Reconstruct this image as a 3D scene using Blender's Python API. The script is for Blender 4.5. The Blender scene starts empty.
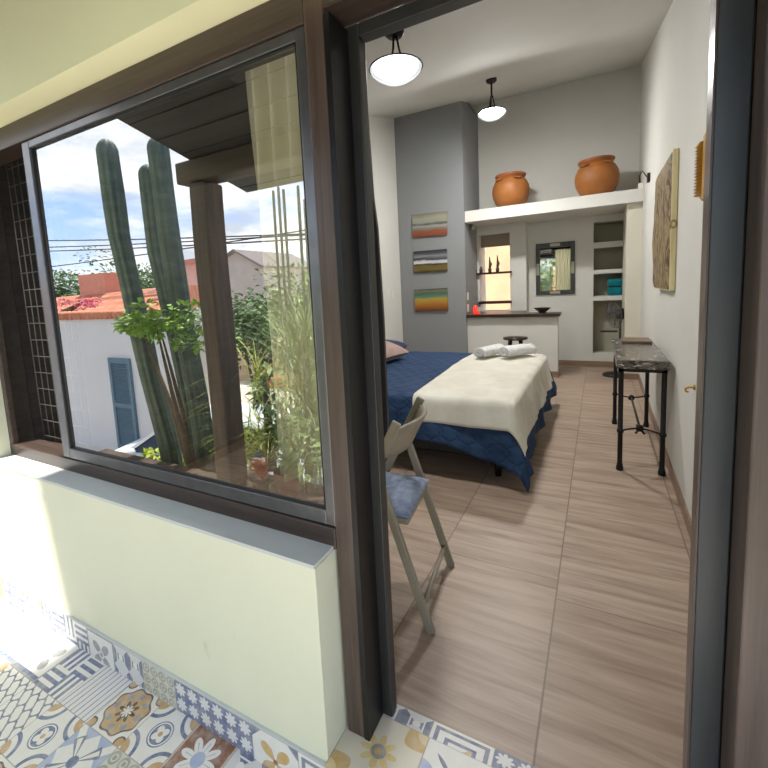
import bpy, bmesh, math, random
from mathutils import Vector, Matrix, noise
R_ = random.Random(7)
S = bpy.context.scene
COL = S.collection
PI = math.pi

# ------------------------------------------------------------------ colour / node helpers
def lin(c):
    return c / 12.92 if c <= 0.04045 else ((c + 0.055) / 1.055) ** 2.4
def srgb(r, g, b):
    return (lin(r / 255), lin(g / 255), lin(b / 255), 1.0)

class N:
    """a float socket with arithmetic that grows Math nodes"""
    def __init__(s, nt, v): s.nt, s.v = nt, v
    def _m(s, op, *args):
        n = s.nt.nodes.new('ShaderNodeMath'); n.operation = op
        for i, a in enumerate(args):
            a = a.v if isinstance(a, N) else a
            if isinstance(a, (int, float)): n.inputs[i].default_value = a
            else: s.nt.links.new(a, n.inputs[i])
        return N(s.nt, n.outputs[0])
    def __add__(s, o): return s._m('ADD', s, o)
    __radd__ = __add__
    def __sub__(s, o): return s._m('SUBTRACT', s, o)
    def __rsub__(s, o): return s._m('SUBTRACT', o, s)
    def __mul__(s, o): return s._m('MULTIPLY', s, o)
    __rmul__ = __mul__
    def __truediv__(s, o): return s._m('DIVIDE', s, o)
    def abs(s): return s._m('ABSOLUTE', s)
    def sqrt(s): return s._m('SQRT', s)
    def sin(s): return s._m('SINE', s)
    def cos(s): return s._m('COSINE', s)
    def floor(s): return s._m('FLOOR', s)
    def frac(s): return s._m('FRACT', s)
    def lt(s, o): return s._m('LESS_THAN', s, o)
    def gt(s, o): return s._m('GREATER_THAN', s, o)
    def min(s, o): return s._m('MINIMUM', s, o)
    def max(s, o): return s._m('MAXIMUM', s, o)
    def atan2(s, o): return s._m('ARCTAN2', s, o)
    def pow(s, o): return s._m('POWER', s, o)
    def clamp(s):
        r = s._m('ADD', s, 0.0); r.v.node.use_clamp = True; return r

def new_mat(name):
    m = bpy.data.materials.new(name); m.use_nodes = True
    nt = m.node_tree
    return m, nt, nt.nodes['Principled BSDF']

def mix_col(nt, fac, a, b):
    n = nt.nodes.new('ShaderNodeMix'); n.data_type = 'RGBA'
    for idx, val in ((0, fac), (6, a), (7, b)):
        if isinstance(val, N): val = val.v
        if isinstance(val, (int, float, tuple)): n.inputs[idx].default_value = val
        else: nt.links.new(val, n.inputs[idx])
    return n.outputs[2]

def tex_noise(nt, vec, scale, detail=4, rough=0.55, dist=0.0):
    n = nt.nodes.new('ShaderNodeTexNoise')
    n.inputs['Scale'].default_value = scale; n.inputs['Detail'].default_value = detail
    n.inputs['Roughness'].default_value = rough; n.inputs['Distortion'].default_value = dist
    if vec is not None: nt.links.new(vec, n.inputs['Vector'])
    return n.outputs['Fac']

def mapping(nt, src, scale=(1, 1, 1), rot=(0, 0, 0), loc=(0, 0, 0)):
    n = nt.nodes.new('ShaderNodeMapping')
    n.inputs['Scale'].default_value = scale; n.inputs['Rotation'].default_value = rot; n.inputs['Location'].default_value = loc
    nt.links.new(src, n.inputs['Vector']); return n.outputs['Vector']

def obj_co(nt):
    return nt.nodes.new('ShaderNodeTexCoord').outputs['Object']
def pos_co(nt):
    return nt.nodes.new('ShaderNodeNewGeometry').outputs['Position']
def ramp(nt, fac, stops):
    n = nt.nodes.new('ShaderNodeValToRGB')
    el = n.color_ramp.elements
    el[0].position, el[0].color = stops[0]; el[1].position, el[1].color = stops[-1]
    for p, c in stops[1:-1]:
        e = el.new(p); e.color = c
    nt.links.new(fac.v if isinstance(fac, N) else fac, n.inputs[0]); return n.outputs[0]
def bump(nt, bsdf, h, strength=0.2, dist=0.01):
    n = nt.nodes.new('ShaderNodeBump'); n.inputs['Strength'].default_value = strength; n.inputs['Distance'].default_value = dist
    nt.links.new(h.v if isinstance(h, N) else h, n.inputs['Height']); nt.links.new(n.outputs[0], bsdf.inputs['Normal'])

def M(name, c, rough=0.6, metal=0.0, var=0.12, scale=8, stretch=(1, 1, 1), bmp=0.0, spec=0.5, c2=None, detail=4):
    """base colour with a procedural variation"""
    m, nt, b = new_mat(name)
    b.inputs['Roughness'].default_value = rough; b.inputs['Metallic'].default_value = metal
    b.inputs['Specular IOR Level'].default_value = spec
    f = tex_noise(nt, mapping(nt, pos_co(nt) if stretch == (1, 1, 1) else obj_co(nt), stretch), scale, detail)
    lo = c2 if c2 else tuple(x * (1 - var) for x in c[:3]) + (1,)
    hi = c if c2 else tuple(min(1, x * (1 + var)) for x in c[:3]) + (1,)
    nt.links.new(ramp(nt, f, [(0.3, lo), (0.7, hi)]), b.inputs['Base Color'])
    if bmp: bump(nt, b, f, bmp)
    return m

# ------------------------------------------------------------------ mesh builder
class MB:
    def __init__(s): s.v, s.f, s.mi, s.sm, s.uv = [], [], [], [], {}
    def add(s, verts, faces, mi=0, smooth=False):
        o = len(s.v); s.v += [Vector(p) for p in verts]
        for f in faces:
            s.f.append([i + o for i in f]); s.mi.append(mi); s.sm.append(smooth)
        return s
    def box(s, x0, x1, y0, y1, z0, z1, mi=0, mat=None):
        p = [(x, y, z) for z in (z0, z1) for y in (y0, y1) for x in (x0, x1)]
        if mat is not None: p = [mat @ Vector(q) for q in p]
        return s.add(p, [(0, 2, 3, 1), (4, 5, 7, 6), (0, 1, 5, 4), (2, 6, 7, 3), (0, 4, 6, 2), (1, 3, 7, 5)], mi)
    def hexa(s, p, mi=0):
        """p: 4 bottom + 4 top points, counter-clockwise from above"""
        return s.add(p, [(3, 2, 1, 0), (4, 5, 6, 7), (0, 1, 5, 4), (1, 2, 6, 5), (2, 3, 7, 6), (3, 0, 4, 7)], mi)
    def tube(s, pts, r, n=10, mi=0, cap=True, smooth=True):
        pts = [Vector(p) for p in pts]; k = len(pts)
        rs = r if isinstance(r, (list, tuple)) else [r] * k
        vs = []; up = None
        for i, p in enumerate(pts):
            t = (pts[min(i + 1, k - 1)] - pts[max(i - 1, 0)]).normalized()
            if up is None:
                up = Vector((0, 0, 1)) if abs(t.z) < 0.9 else Vector((1, 0, 0))
            a = t.cross(up).normalized(); b = a.cross(t).normalized(); up = b
            for j in range(n):
                q = 2 * PI * j / n
                vs.append(p + (a * math.cos(q) + b * math.sin(q)) * rs[i])
        fs = []
        for i in range(k - 1):
            for j in range(n):
                fs.append((i * n + j, i * n + (j + 1) % n, (i + 1) * n + (j + 1) % n, (i + 1) * n + j))
        s.add(vs, fs, mi, smooth)
        if cap:
            o = len(s.v) - len(vs)
            s.f.append([o + j for j in range(n)][::-1]); s.mi.append(mi); s.sm.append(False)
            s.f.append([o + (k - 1) * n + j for j in range(n)]); s.mi.append(mi); s.sm.append(False)
        return s
    def lathe(s, prof, n=32, c=(0, 0, 0), mi=0, smooth=True, fn=None, mat=None):
        vs = []
        for (r, z) in prof:
            for j in range(n):
                q = 2 * PI * j / n
                rr = r * (fn(q, z) if fn else 1)
                p = Vector((rr * math.cos(q), rr * math.sin(q), z))
                if mat is not None: p = mat @ p
                vs.append(p + Vector(c))
        fs = []
        for i in range(len(prof) - 1):
            for j in range(n):
                fs.append((i * n + j, i * n + (j + 1) % n, (i + 1) * n + (j + 1) % n, (i + 1) * n + j))
        return s.add(vs, fs, mi, smooth)
    def bar(s, a, b, w, h, mi=0, up=(0, 0, 1)):
        """square bar between two points, w across, h along 'up'"""
        a, b = Vector(a), Vector(b); t = (b - a).normalized(); u = Vector(up)
        x = t.cross(u)
        if x.length < 1e-4: x = t.cross(Vector((1, 0, 0)))
        x.normalize(); y = x.cross(t).normalized()
        p = []
        for q in (a, b):
            for sx, sy in ((-1, -1), (1, -1), (1, 1), (-1, 1)):
                p.append(q + x * sx * w / 2 + y * sy * h / 2)
        return s.add(p, [(3, 2, 1, 0), (4, 5, 6, 7), (0, 1, 5, 4), (1, 2, 6, 5), (2, 3, 7, 6), (3, 0, 4, 7)], mi)
    def prism(s, outline, y0, y1, mi=0):
        """outline of (x,z), extruded along y"""
        n = len(outline)
        vs = [(x, y0, z) for x, z in outline] + [(x, y1, z) for x, z in outline]
        fs = [list(range(n)), list(range(n, 2 * n))[::-1]] + [(i, i + n, (i + 1) % n + n, (i + 1) % n) for i in range(n)]
        return s.add(vs, fs, mi)
    def grid(s, fn, nu, nv, mi=0, smooth=True, thick=0.0):
        vs = [Vector(fn(i / nu, j / nv)) for j in range(nv + 1) for i in range(nu + 1)]
        w = nu + 1
        fs = [(j * w + i, j * w + i + 1, (j + 1) * w + i + 1, (j + 1) * w + i) for j in range(nv) for i in range(nu)]
        return s.add(vs, fs, mi, smooth)
    def build(s, name, mats, parent=None, bevel=0.0, solid=0.0, sub=0, recalc=True):
        me = bpy.data.meshes.new(name)
        off = Vector((0, 0, 0))
        if parent is not None:
            p = parent
            while p is not None: off += p.location; p = p.parent
        else:
            xs = [q.x for q in s.v]; ys = [q.y for q in s.v]; zs = [q.z for q in s.v]
            off = Vector(((min(xs) + max(xs)) / 2, (min(ys) + max(ys)) / 2, min(zs)))
        me.from_pydata([q - off for q in s.v], [], s.f)
        mats = mats if isinstance(mats, (list, tuple)) else [mats]
        for m in mats: me.materials.append(m)
        me.polygons.foreach_set('material_index', s.mi)
        me.polygons.foreach_set('use_smooth', s.sm)
        if s.uv:
            ul = me.uv_layers.new(name='UVMap')
            for pi, poly in enumerate(me.polygons):
                for k, li in enumerate(poly.loop_indices):
                    ul.data[li].uv = s.uv[pi][k] if pi in s.uv else (0, 0)
        me.update()
        if recalc and not s.uv:
            bm = bmesh.new(); bm.from_mesh(me); bmesh.ops.recalc_face_normals(bm, faces=bm.faces); bm.to_mesh(me); bm.free()
        o = bpy.data.objects.new(name, me); COL.objects.link(o)
        if parent is not None: o.parent = parent
        else: o.location = off
        if solid:
            md = o.modifiers.new('solid', 'SOLIDIFY'); md.thickness = solid; md.offset = 0
        if bevel:
            md = o.modifiers.new('bev', 'BEVEL'); md.width = bevel; md.segments = 2; md.limit_method = 'ANGLE'; md.angle_limit = math.radians(40)
        if sub:
            md = o.modifiers.new('sub', 'SUBSURF'); md.levels = sub; md.render_levels = sub
        return o

def tag(o, label, cat, group=None):
    o['label'] = label; o['category'] = cat
    if group: o['group'] = group
    return o
def thing(name, loc, label, cat, group=None):
    o = bpy.data.objects.new(name, None); o.empty_display_size = 0.1
    COL.objects.link(o); o.location = loc
    return tag(o, label, cat, group)
def struct(o, label=None):
    o['kind'] = 'structure'
    if label: o['label'] = label
    return o
def dup(root, loc, rz, label, group=None):
    r = root.copy(); COL.objects.link(r); r.location = loc; r.rotation_euler = (0, 0, rz); r['label'] = label
    if group: r['group'] = group
    for ch in list(root.children):
        c = ch.copy(); COL.objects.link(c); c.parent = r
        for g in list(ch.children):
            d = g.copy(); COL.objects.link(d); d.parent = c
    return r

# ------------------------------------------------------------------ materials
def plaster(name, c, var=0.05, rough=0.85, stain=None, bmp=0.12, grad=None):
    m, nt, b = new_mat(name)
    p = pos_co(nt)
    f = tex_noise(nt, p, 1.6, 6, 0.6)
    lo = tuple(x * (1 - var) for x in c[:3]) + (1,)
    col = ramp(nt, f, [(0.35, lo), (0.65, c)])
    if stain:
        f2 = tex_noise(nt, mapping(nt, p, (9, 9, 3)), 1.0, 3, 0.5)
        col = mix_col(nt, (N(nt, f2) - 0.68).max(0.0) * 5.0, col, stain)
    nt.links.new(col, b.inputs['Base Color'])
    b.inputs['Roughness'].default_value = rough
    bump(nt, b, tex_noise(nt, p, 60, 5, 0.6), bmp, 0.004)
    return m

GREEN = plaster('pale_green_paint', srgb(222, 222, 194), 0.05, 0.7, srgb(150, 150, 130))
CREAM = plaster('cream_paint', srgb(242, 238, 196), 0.06, 0.8)
WHITE = plaster('white_wall_paint', srgb(213, 212, 206), 0.04)
CEIL = plaster('white_ceiling_paint', srgb(206, 205, 200), 0.04)
GREY = plaster('grey_wall_paint', srgb(138, 140, 142), 0.04)
BEIGE = plaster('warm_beige_plaster', srgb(222, 186, 150), 0.18)
STONEP = plaster('taupe_reveal', srgb(150, 138, 122), 0.08)
SILL = plaster('pale_sill_paint', srgb(200, 203, 198), 0.1)

def wood(name, c1, c2, stretch=(2, 2, 40), scale=1.5, rough=0.4, bmp=0.15, spec=0.5):
    m, nt, b = new_mat(name)
    v = mapping(nt, obj_co(nt), stretch)
    f = tex_noise(nt, v, scale, 6, 0.65, 0.6)
    nt.links.new(ramp(nt, f, [(0.3, c1), (0.7, c2)]), b.inputs['Base Color'])
    b.inputs['Roughness'].default_value = rough; b.inputs['Specular IOR Level'].default_value = spec
    bump(nt, b, f, bmp, 0.004)
    return m
BROWN = wood('dark_brown_varnished_wood', srgb(56, 44, 37), srgb(92, 77, 67), (30, 30, 1.2), 1.2, 0.32)
BROWNX = wood('dark_brown_varnished_wood_long', srgb(48, 38, 33), srgb(78, 65, 57), (1.2, 30, 30), 1.2, 0.32)
BLACKW = wood('near_black_wood', srgb(8, 7, 7), srgb(15, 13, 12), (30, 30, 1.2), 1.2, 0.4)
BLUEGREY = wood('blue_grey_painted_frame', srgb(50, 54, 57), srgb(66, 70, 73), (14, 14, 1.0), 1.2, 0.35, 0.05)
OLDWOOD = wood('weathered_timber', srgb(44, 34, 28), srgb(92, 74, 60), (9, 9, 0.7), 1.6, 0.7, 0.6)
OLDWOODX = wood('weathered_timber_long', srgb(44, 36, 30), srgb(86, 72, 60), (0.7, 9, 9), 1.6, 0.7, 0.6)
ROOFWOOD = wood('dark_roof_boards', srgb(26, 23, 21), srgb(52, 47, 43), (0.6, 12, 12), 1.2, 0.7, 0.4)
DARKWOOD = wood('dark_shelf_wood', srgb(38, 26, 22), srgb(64, 44, 36), (1.5, 20, 20), 1.2, 0.3)
CHAIRWOOD = wood('grey_beige_painted_wood', srgb(132, 124, 106), srgb(150, 142, 124), (8, 8, 8), 1.0, 0.45, 0.04)
IRON = M('black_wrought_iron', srgb(24, 23, 24), 0.5, 0.3, 0.2, 30)
BLACK = M('black_plastic', srgb(16, 16, 17), 0.4, 0, 0.1)
ALU = M('grey_aluminium', srgb(120, 120, 122), 0.3, 0.8, 0.1, 20)
GASKET = M('black_gasket', srgb(14, 14, 15), 0.6)
BASETILE = wood('brown_baseboard_tile', srgb(120, 98, 82), srgb(150, 126, 106), (1.5, 20, 20), 1.2, 0.4, 0.03)
TERRA = M('terracotta', srgb(154, 95, 42), 0.55, 0, 0.16, 5, bmp=0.03)
TERRAD = M('terracotta_rim', srgb(146, 84, 44), 0.5, 0, 0.15, 8)
WHITEP = M('white_plastic', srgb(222, 221, 214), 0.4, 0, 0.03)
SOIL = M('dark_soil', srgb(70, 58, 46), 0.95, 0, 0.4, 14, bmp=0.5)

def fabric(name, c, c2, scale=6, weave=220, bmp=0.15, rough=0.9):
    m, nt, b = new_mat(name)
    p = pos_co(nt)
    f = tex_noise(nt, p, scale, 4, 0.6)
    nt.links.new(ramp(nt, f, [(0.3, c2), (0.7, c)]), b.inputs['Base Color'])
    b.inputs['Roughness'].default_value = rough
    b.inputs['Specular IOR Level'].default_value = 0.2
    b.inputs['Sheen Weight'].default_value = 0.15
    bump(nt, b, tex_noise(nt, p, weave, 2), bmp, 0.003)
    return m
THROW = fabric('cream_throw_fabric', srgb(222, 219, 206), srgb(204, 200, 186), 5, 60, 0.4)
TOWEL = fabric('white_towel', srgb(226, 226, 226), srgb(204, 205, 206), 20, 150, 0.5)
TEAL = fabric('teal_towel', srgb(22, 128, 140), srgb(14, 104, 116), 12, 150, 0.5)
PINK = fabric('dusty_pink_cotton', srgb(176, 150, 142), srgb(160, 134, 126), 5, 120, 0.3)
NAVY = fabric('navy_cotton', srgb(30, 48, 82), srgb(22, 38, 66), 5, 120, 0.3)
DENIM = fabric('pale_blue_denim', srgb(148, 159, 180), srgb(100, 113, 140), 26, 160, 0.4)

def quilt_mat():
    m, nt, b = new_mat('blue_quilted_cotton')
    p = pos_co(nt)
    sep = nt.nodes.new('ShaderNodeSeparateXYZ'); nt.links.new(p, sep.inputs[0])
    x, y, z = (N(nt, sep.outputs[i]) for i in range(3))
    a = x + y * 0.2; q = y + z
    w1 = ((a * 22.0 + (q * 26.0).sin() * 1.2).sin()).abs()
    w2 = ((a * 22.0 - (q * 26.0).sin() * 1.2 + 1.57).sin()).abs()
    seam = (w1.min(w2)).pow(0.4)
    f = tex_noise(nt, p, 5, 4)
    col = ramp(nt, f, [(0.3, srgb(35, 57, 88)), (0.7, srgb(48, 72, 105))])
    col = mix_col(nt, (1.0 - seam) * 0.35, col, srgb(24, 40, 66))
    nt.links.new(col, b.inputs['Base Color'])
    b.inputs['Roughness'].default_value = 0.8; b.inputs['Specular IOR Level'].default_value = 0.25
    bump(nt, b, seam, 0.8, 0.01)
    return m
QUILT = quilt_mat()

def box_spring_mat():
    m, nt, b = new_mat('black_brocade')
    p = pos_co(nt)
    v = nt.nodes.new('ShaderNodeTexVoronoi'); v.inputs['Scale'].default_value = 5.0
    nt.links.new(mapping(nt, p, (1, 1, 1.6)), v.inputs['Vector'])
    d = N(nt, v.outputs['Distance'])
    ring = (((d * 38.0).sin()).gt(0.55)) * d.lt(0.32)
    nt.links.new(mix_col(nt, ring * 0.8, srgb(26, 25, 26), srgb(96, 90, 80)), b.inputs['Base Color'])
    b.inputs['Roughness'].default_value = 0.6
    return m
BROCADE = box_spring_mat()

def floor_mat():
    m, nt, b = new_mat('wood_look_porcelain')
    p = pos_co(nt)
    sep = nt.nodes.new('ShaderNodeSeparateXYZ'); nt.links.new(p, sep.inputs[0])
    x, y = N(nt, sep.outputs[0]), N(nt, sep.outputs[1])
    tx = (x + 0.165) / 0.605; ix = tx.floor(); fx = tx - ix
    sh = ix._m('MODULO', ix.abs(), 2.0) * 0.0
    oy = (ix * 0.46 + 0.02)
    ty = (y - 2.03 - (ix * -0.14)) / 1.15; iy = ty.floor(); fy = ty - iy
    rnd = ((ix * 12.9898 + iy * 78.233).sin() * 43758.5).frac()
    comb = nt.nodes.new('ShaderNodeCombineXYZ')
    nt.links.new((x * 1.1 + rnd * 37.0).v, comb.inputs[0]); nt.links.new((y * 13.0 + rnd * 11.0).v, comb.inputs[1])
    nt.links.new((rnd * 9.0).v, comb.inputs[2])
    f = tex_noise(nt, comb.outputs[0], 1.4, 7, 0.62, 0.7)
    comb2 = nt.nodes.new('ShaderNodeCombineXYZ')
    nt.links.new((x * 3.0 + rnd * 5.0).v, comb2.inputs[0]); nt.links.new((y * 60.0).v, comb2.inputs[1])
    f2 = tex_noise(nt, comb2.outputs[0], 1.2, 4, 0.6)
    c = ramp(nt, N(nt, f) * 0.8 + N(nt, f2) * 0.2, [(0.30, srgb(116, 97, 82)), (0.42, srgb(152, 131, 114)), (0.55, srgb(175, 154, 136)), (0.70, srgb(191, 172, 154))])
    c = mix_col(nt, rnd * 0.3, c, srgb(150, 126, 108))
    edge = (fx.lt(0.006)).max(fx.gt(0.994)).max(fy.lt(0.0025)).max(fy.gt(0.9975))
    c = mix_col(nt, edge * 0.75, c, srgb(104, 88, 76))
    nt.links.new(c, b.inputs['Base Color'])
    b.inputs['Roughness'].default_value = 0.42
    bump(nt, b, edge * -1.0 + N(nt, f) * 0.15, 0.12, 0.004)
    return m
FLOOR = floor_mat()

# patchwork cement tiles: one node pattern per design
WHT = srgb(232, 228, 218); BLU = srgb(102, 113, 144); GRY = srgb(150, 150, 150); TAN = srgb(196, 160, 112); BRN = srgb(140, 96, 72)
SLATE = srgb(112, 120, 140); LBL = srgb(168, 178, 204); OCH = srgb(206, 170, 104); DKB = srgb(84, 70, 62)
def tile(name, base, fn):
    m, nt, b = new_mat('cement_tile_' + name)
    uv = nt.nodes.new('ShaderNodeUVMap').outputs[0]
    sep = nt.nodes.new('ShaderNodeSeparateXYZ'); nt.links.new(uv, sep.inputs[0])
    u, v = N(nt, sep.outputs[0]), N(nt, sep.outputs[1])
    col = base
    for mask, c in fn(u, v, u - 0.5, v - 0.5):
        col = mix_col(nt, mask, col, c)
    w = tex_noise(nt, pos_co(nt), 25, 4, 0.6)
    col = mix_col(nt, (N(nt, w) - 0.40).max(0.0) * 1.3, col, srgb(220, 214, 202))
    au, av = (u - 0.5).abs(), (v - 0.5).abs()
    col = mix_col(nt, au.max(av).gt(0.492) * 0.7, col, srgb(150, 144, 134))
    nt.links.new(col, b.inputs['Base Color'])
    b.inputs['Roughness'].default_value = 0.45
    return m
def rad(x, y): return (x * x + y * y).sqrt()
def t_flower(u, v, x, y):
    r = rad(x, y); a = y.atan2(x)
    return [(r.lt(((a * 2.0).sin().abs()) * 0.38) * r.gt(0.1), GRY), (((a * 4.0).cos().gt(0.6)) * r.lt(0.3) * r.gt(0.14), WHT), (r.lt(0.06), GRY),
            ((v).lt(0.12), BLU), ((x.abs().max(y.abs())).gt(0.46), GRY)]
def t_basket(u, v, x, y):
    k = (u * 2.0).floor() + (v * 2.0).floor(); odd = (k * 0.5).frac().gt(0.25)
    s1 = ((u * 6.0).frac()).lt(0.5); s2 = ((v * 6.0).frac()).lt(0.5)
    return [(s1 * odd + s2 * (1.0 - odd), BLU)]
def t_stripes(u, v, x, y):
    d = ((u - v * 0.05) * 8.0).frac()
    return [((d.gt(0.42)) * (d.lt(0.6)), SLATE)]
def t_medal(u, v, x, y):
    r = rad(x, y); a = y.atan2(x)
    sc = (a * 8.0).cos() * 0.025
    return [((r + sc).lt(0.43), TAN), (((r + sc) - 0.43).abs().lt(0.018), DKB), (((r - sc) - 0.3).abs().lt(0.05) * ((a * 8.0).cos().gt(0.0)), GRY),
            (r.lt((a * 4.0).cos().abs() * 0.17 + 0.05), DKB), (r.lt((a * 4.0).cos().abs() * 0.1 + 0.02), WHT),
            ((rad(x.abs() - 0.44, y.abs() - 0.44)).lt(0.1), TAN), (((rad(x.abs() - 0.44, y.abs() - 0.44)) - 0.1).abs().lt(0.015), DKB)]
def t_quatre(u, v, x, y):
    r = rad(x, y); a = y.atan2(x); rc = rad(x.abs() - 0.5, y.abs() - 0.5)
    return [(rc.lt(0.2) * rc.gt(0.05) * ((a * 4.0).cos().lt(-0.4)), TAN), ((rc - 0.33).abs().lt(0.035), BLU), (r.lt(0.235), BLU), ((r - 0.2).abs().lt(0.012), WHT),
            (r.lt((a * 2.0).sin().abs() * 0.07 + 0.09), WHT), (r.lt(0.045), TAN)]
def t_star(u, v, x, y):
    r = rad(x, y); a = y.atan2(x); k = x.abs().max(y.abs())
    return [(k.lt(0.46), BRN), (r.lt((a * 4.0).cos().abs() * 0.22 + 0.17), WHT), (r.lt(0.13), LBL), ((a * 4.0).sin().abs().lt(0.12) * r.lt(0.3), LBL)]
def t_lattice(u, v, x, y):
    w1 = ((u * 4.0 + (v * 25.1).sin() * 0.16).frac() - 0.5).abs(); w2 = ((v * 4.0 + (u * 25.1).sin() * 0.16).frac() - 0.5).abs()
    return [(w1.lt(0.09).max(w2.lt(0.09)), SLATE)]
def t_kite(u, v, x, y):
    r = rad(x, y); d1 = (x.abs() - y.abs()).abs()
    return [((x.abs() + y.abs()).gt(0.5) * d1.gt(0.1), LBL), (d1.lt(r * 0.35) * r.lt(0.45), SLATE), (d1.lt(r * 0.16) * r.lt(0.42), WHT), (r.lt(0.1), BLU)]
def t_rings(u, v, x, y):
    fu, fv = (u * 4.0).frac() - 0.5, (v * 4.0).frac() - 0.5; r = rad(fu, fv)
    return [((r - 0.36).abs().lt(0.09), srgb(160, 162, 146)), (r.lt(0.16), srgb(150, 152, 134))]
def t_bluestars(u, v, x, y):
    fu, fv = (u * 3.0).frac() - 0.5, (v * 3.0).frac() - 0.5; r = rad(fu, fv); a = fv.atan2(fu)
    return [(r.gt((a * 4.0).cos().abs() * 0.2 + 0.24), BLU)]
def t_yellow(u, v, x, y):
    r = rad(x, y); a = y.atan2(x); rc = rad(x.abs() - 0.5, y.abs() - 0.5)
    return [(rc.lt((a * 4.0).cos().abs() * 0.12 + 0.22), OCH), (rc.lt(0.14), srgb(220, 200, 150)), (r.lt((a * 4.0).cos().abs() * 0.14 + 0.1), srgb(224, 196, 120)), (r.lt(0.1), GRY), (r.lt(0.05), OCH)]
def t_leaf(u, v, x, y):
    r = rad(x, y); a = y.atan2(x)
    return [(r.lt((a * 2.0).sin().abs() * 0.4) * ((a * 2.0).sin().abs().gt(0.55)), OCH), (r.lt(0.05), BRN), ((x.abs() + y.abs()).gt(0.78), SLATE)]
def t_petal(u, v, x, y):
    a1 = rad(x.abs() - 0.5, y).lt(0.38); a2 = rad(x, y.abs() - 0.5).lt(0.38); r = rad(x, y)
    return [(a1 * a2, SLATE), (rad(x.abs() - 0.5, y).lt(0.2), LBL), (r.lt(0.12), OCH), (r.lt(0.05), BRN)]
def t_meander(u, v, x, y):
    k = x.abs().max(y.abs())
    return [((k - 0.4).abs().lt(0.035), SLATE), ((k - 0.22).abs().lt(0.035) * ((x + y).gt(-0.2)), BLU), ((x - y).abs().lt(0.05) * k.lt(0.2), OCH)]
def t_tri(u, v, x, y):
    fu, fv = (u * 2.0).frac() - 0.5, (v * 2.0).frac() - 0.5
    d = (fu.abs() - fv.abs())
    return [(d.gt(0.02), SLATE), ((rad(fu, fv)).lt(0.14), WHT), ((fu.abs() - 0.25).abs().lt(0.03) * d.gt(0.0), WHT)]
TILES = {n: tile(n, b, f) for n, b, f in [
    ('flower', WHT, t_flower), ('basket', WHT, t_basket), ('stripes', srgb(226, 222, 218), t_stripes), ('medallion', WHT, t_medal),
    ('quatrefoil', WHT, t_quatre), ('star', srgb(206, 180, 160), t_star), ('lattice', WHT, t_lattice), ('kite', WHT, t_kite),
    ('rings', srgb(206, 204, 188), t_rings), ('bluestars', srgb(222, 220, 214), t_bluestars), ('yellow', srgb(224, 214, 190), t_yellow),
    ('leaf', WHT, t_leaf), ('petal', WHT, t_petal), ('meander', WHT, t_meander), ('triangles', srgb(214, 212, 208), t_tri)]}
TKEYS = list(TILES)

# window glass: a reflective pane, partly see-through
def glass_mat(name, refl, tint):
    m, nt, b = new_mat(name)
    out = nt.nodes['Material Output']; nt.nodes.remove(b)
    g = nt.nodes.new('ShaderNodeBsdfGlossy'); g.inputs['Roughness'].default_value = 0.0; g.inputs['Color'].default_value = (1, 1, 1, 1)
    t = nt.nodes.new('ShaderNodeBsdfTransparent'); t.inputs['Color'].default_value = tint
    fz = nt.nodes.new('ShaderNodeLayerWeight'); fz.inputs['Blend'].default_value = 0.25
    f = (N(nt, fz.outputs['Fresnel']) * 0.6 + refl).clamp()
    mx = nt.nodes.new('ShaderNodeMixShader'); nt.links.new(f.v, mx.inputs[0])
    nt.links.new(t.outputs[0], mx.inputs[1]); nt.links.new(g.outputs[0], mx.inputs[2]); nt.links.new(mx.outputs[0], out.inputs[0])
    return m
PANE = glass_mat('reflective_window_glass', 0.5, (0.9, 0.91, 0.87, 1))

def emis(name, c, s, base=None):
    m, nt, b = new_mat(name)
    b.inputs['Base Color'].default_value = base or c
    b.inputs['Emission Color'].default_value = c; b.inputs['Emission Strength'].default_value = s
    b.inputs['Roughness'].default_value = 0.3
    return m

# ------------------------------------------------------------------ camera
cam = bpy.data.cameras.new('camera'); co = bpy.data.objects.new('camera', cam); COL.objects.link(co)
right = Vector((0.88120956, 0.47007605, -0.04998212)); up = -Vector((0.00919358, -0.12275345, -0.99239461)); fw = Vector((-0.47263642, 0.87404811, -0.1124932))
co.matrix_world = Matrix(((right.x, up.x, -fw.x, 0), (right.y, up.y, -fw.y, 0), (right.z, up.z, -fw.z, 1.5), (0, 0, 0, 1)))
cam.sensor_fit = 'HORIZONTAL'; cam.sensor_width = 36; cam.lens = 425.77 / 768 * 36
cam.shift_x = (384 - 369.48) / 768; cam.shift_y = (337.87 - 384) / 768
cam.clip_start = 0.02; cam.clip_end = 500
S.camera = co

# ================================================================== SETTING
def CZ(y): return 3.655 + 0.28 * (y - 4.4)          # sloping ceiling
YB = 8.107; XL = -3.12
def XR(y): return 0.485 + (y - 2.8) * 0.0113        # right wall runs very slightly outwards

struct(MB().box(XL - 0.2, 1.2, 1.235, 9.0, -0.2, 0.0).build('floor', FLOOR))
m = MB(); m.hexa([(XL - 0.2, 1.1, CZ(1.1)), (1.2, 1.1, CZ(1.1)), (1.2, 8.35, CZ(8.35)), (XL - 0.2, 8.35, CZ(8.35)),
                  (XL - 0.2, 1.1, CZ(1.1) + 0.15), (1.2, 1.1, CZ(1.1) + 0.15), (1.2, 8.35, CZ(8.35) + 0.15), (XL - 0.2, 8.35, CZ(8.35) + 0.15)])
struct(m.build('ceiling', CEIL))
struct(MB().box(XL - 0.2, XL, 1.11, 8.35, 0, 4.8).build('wall_left', WHITE))
m = MB(); m.hexa([(XR(1.25), 1.25, 0), (XR(1.25) + 0.3, 1.25, 0), (XR(8.35) + 0.3, 8.35, 0), (XR(8.35), 8.35, 0),
                  (XR(1.25), 1.25, 4.8), (XR(1.25) + 0.3, 1.25, 4.8), (XR(8.35) + 0.3, 8.35, 4.8), (XR(8.35), 8.35, 4.8)])
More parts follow.
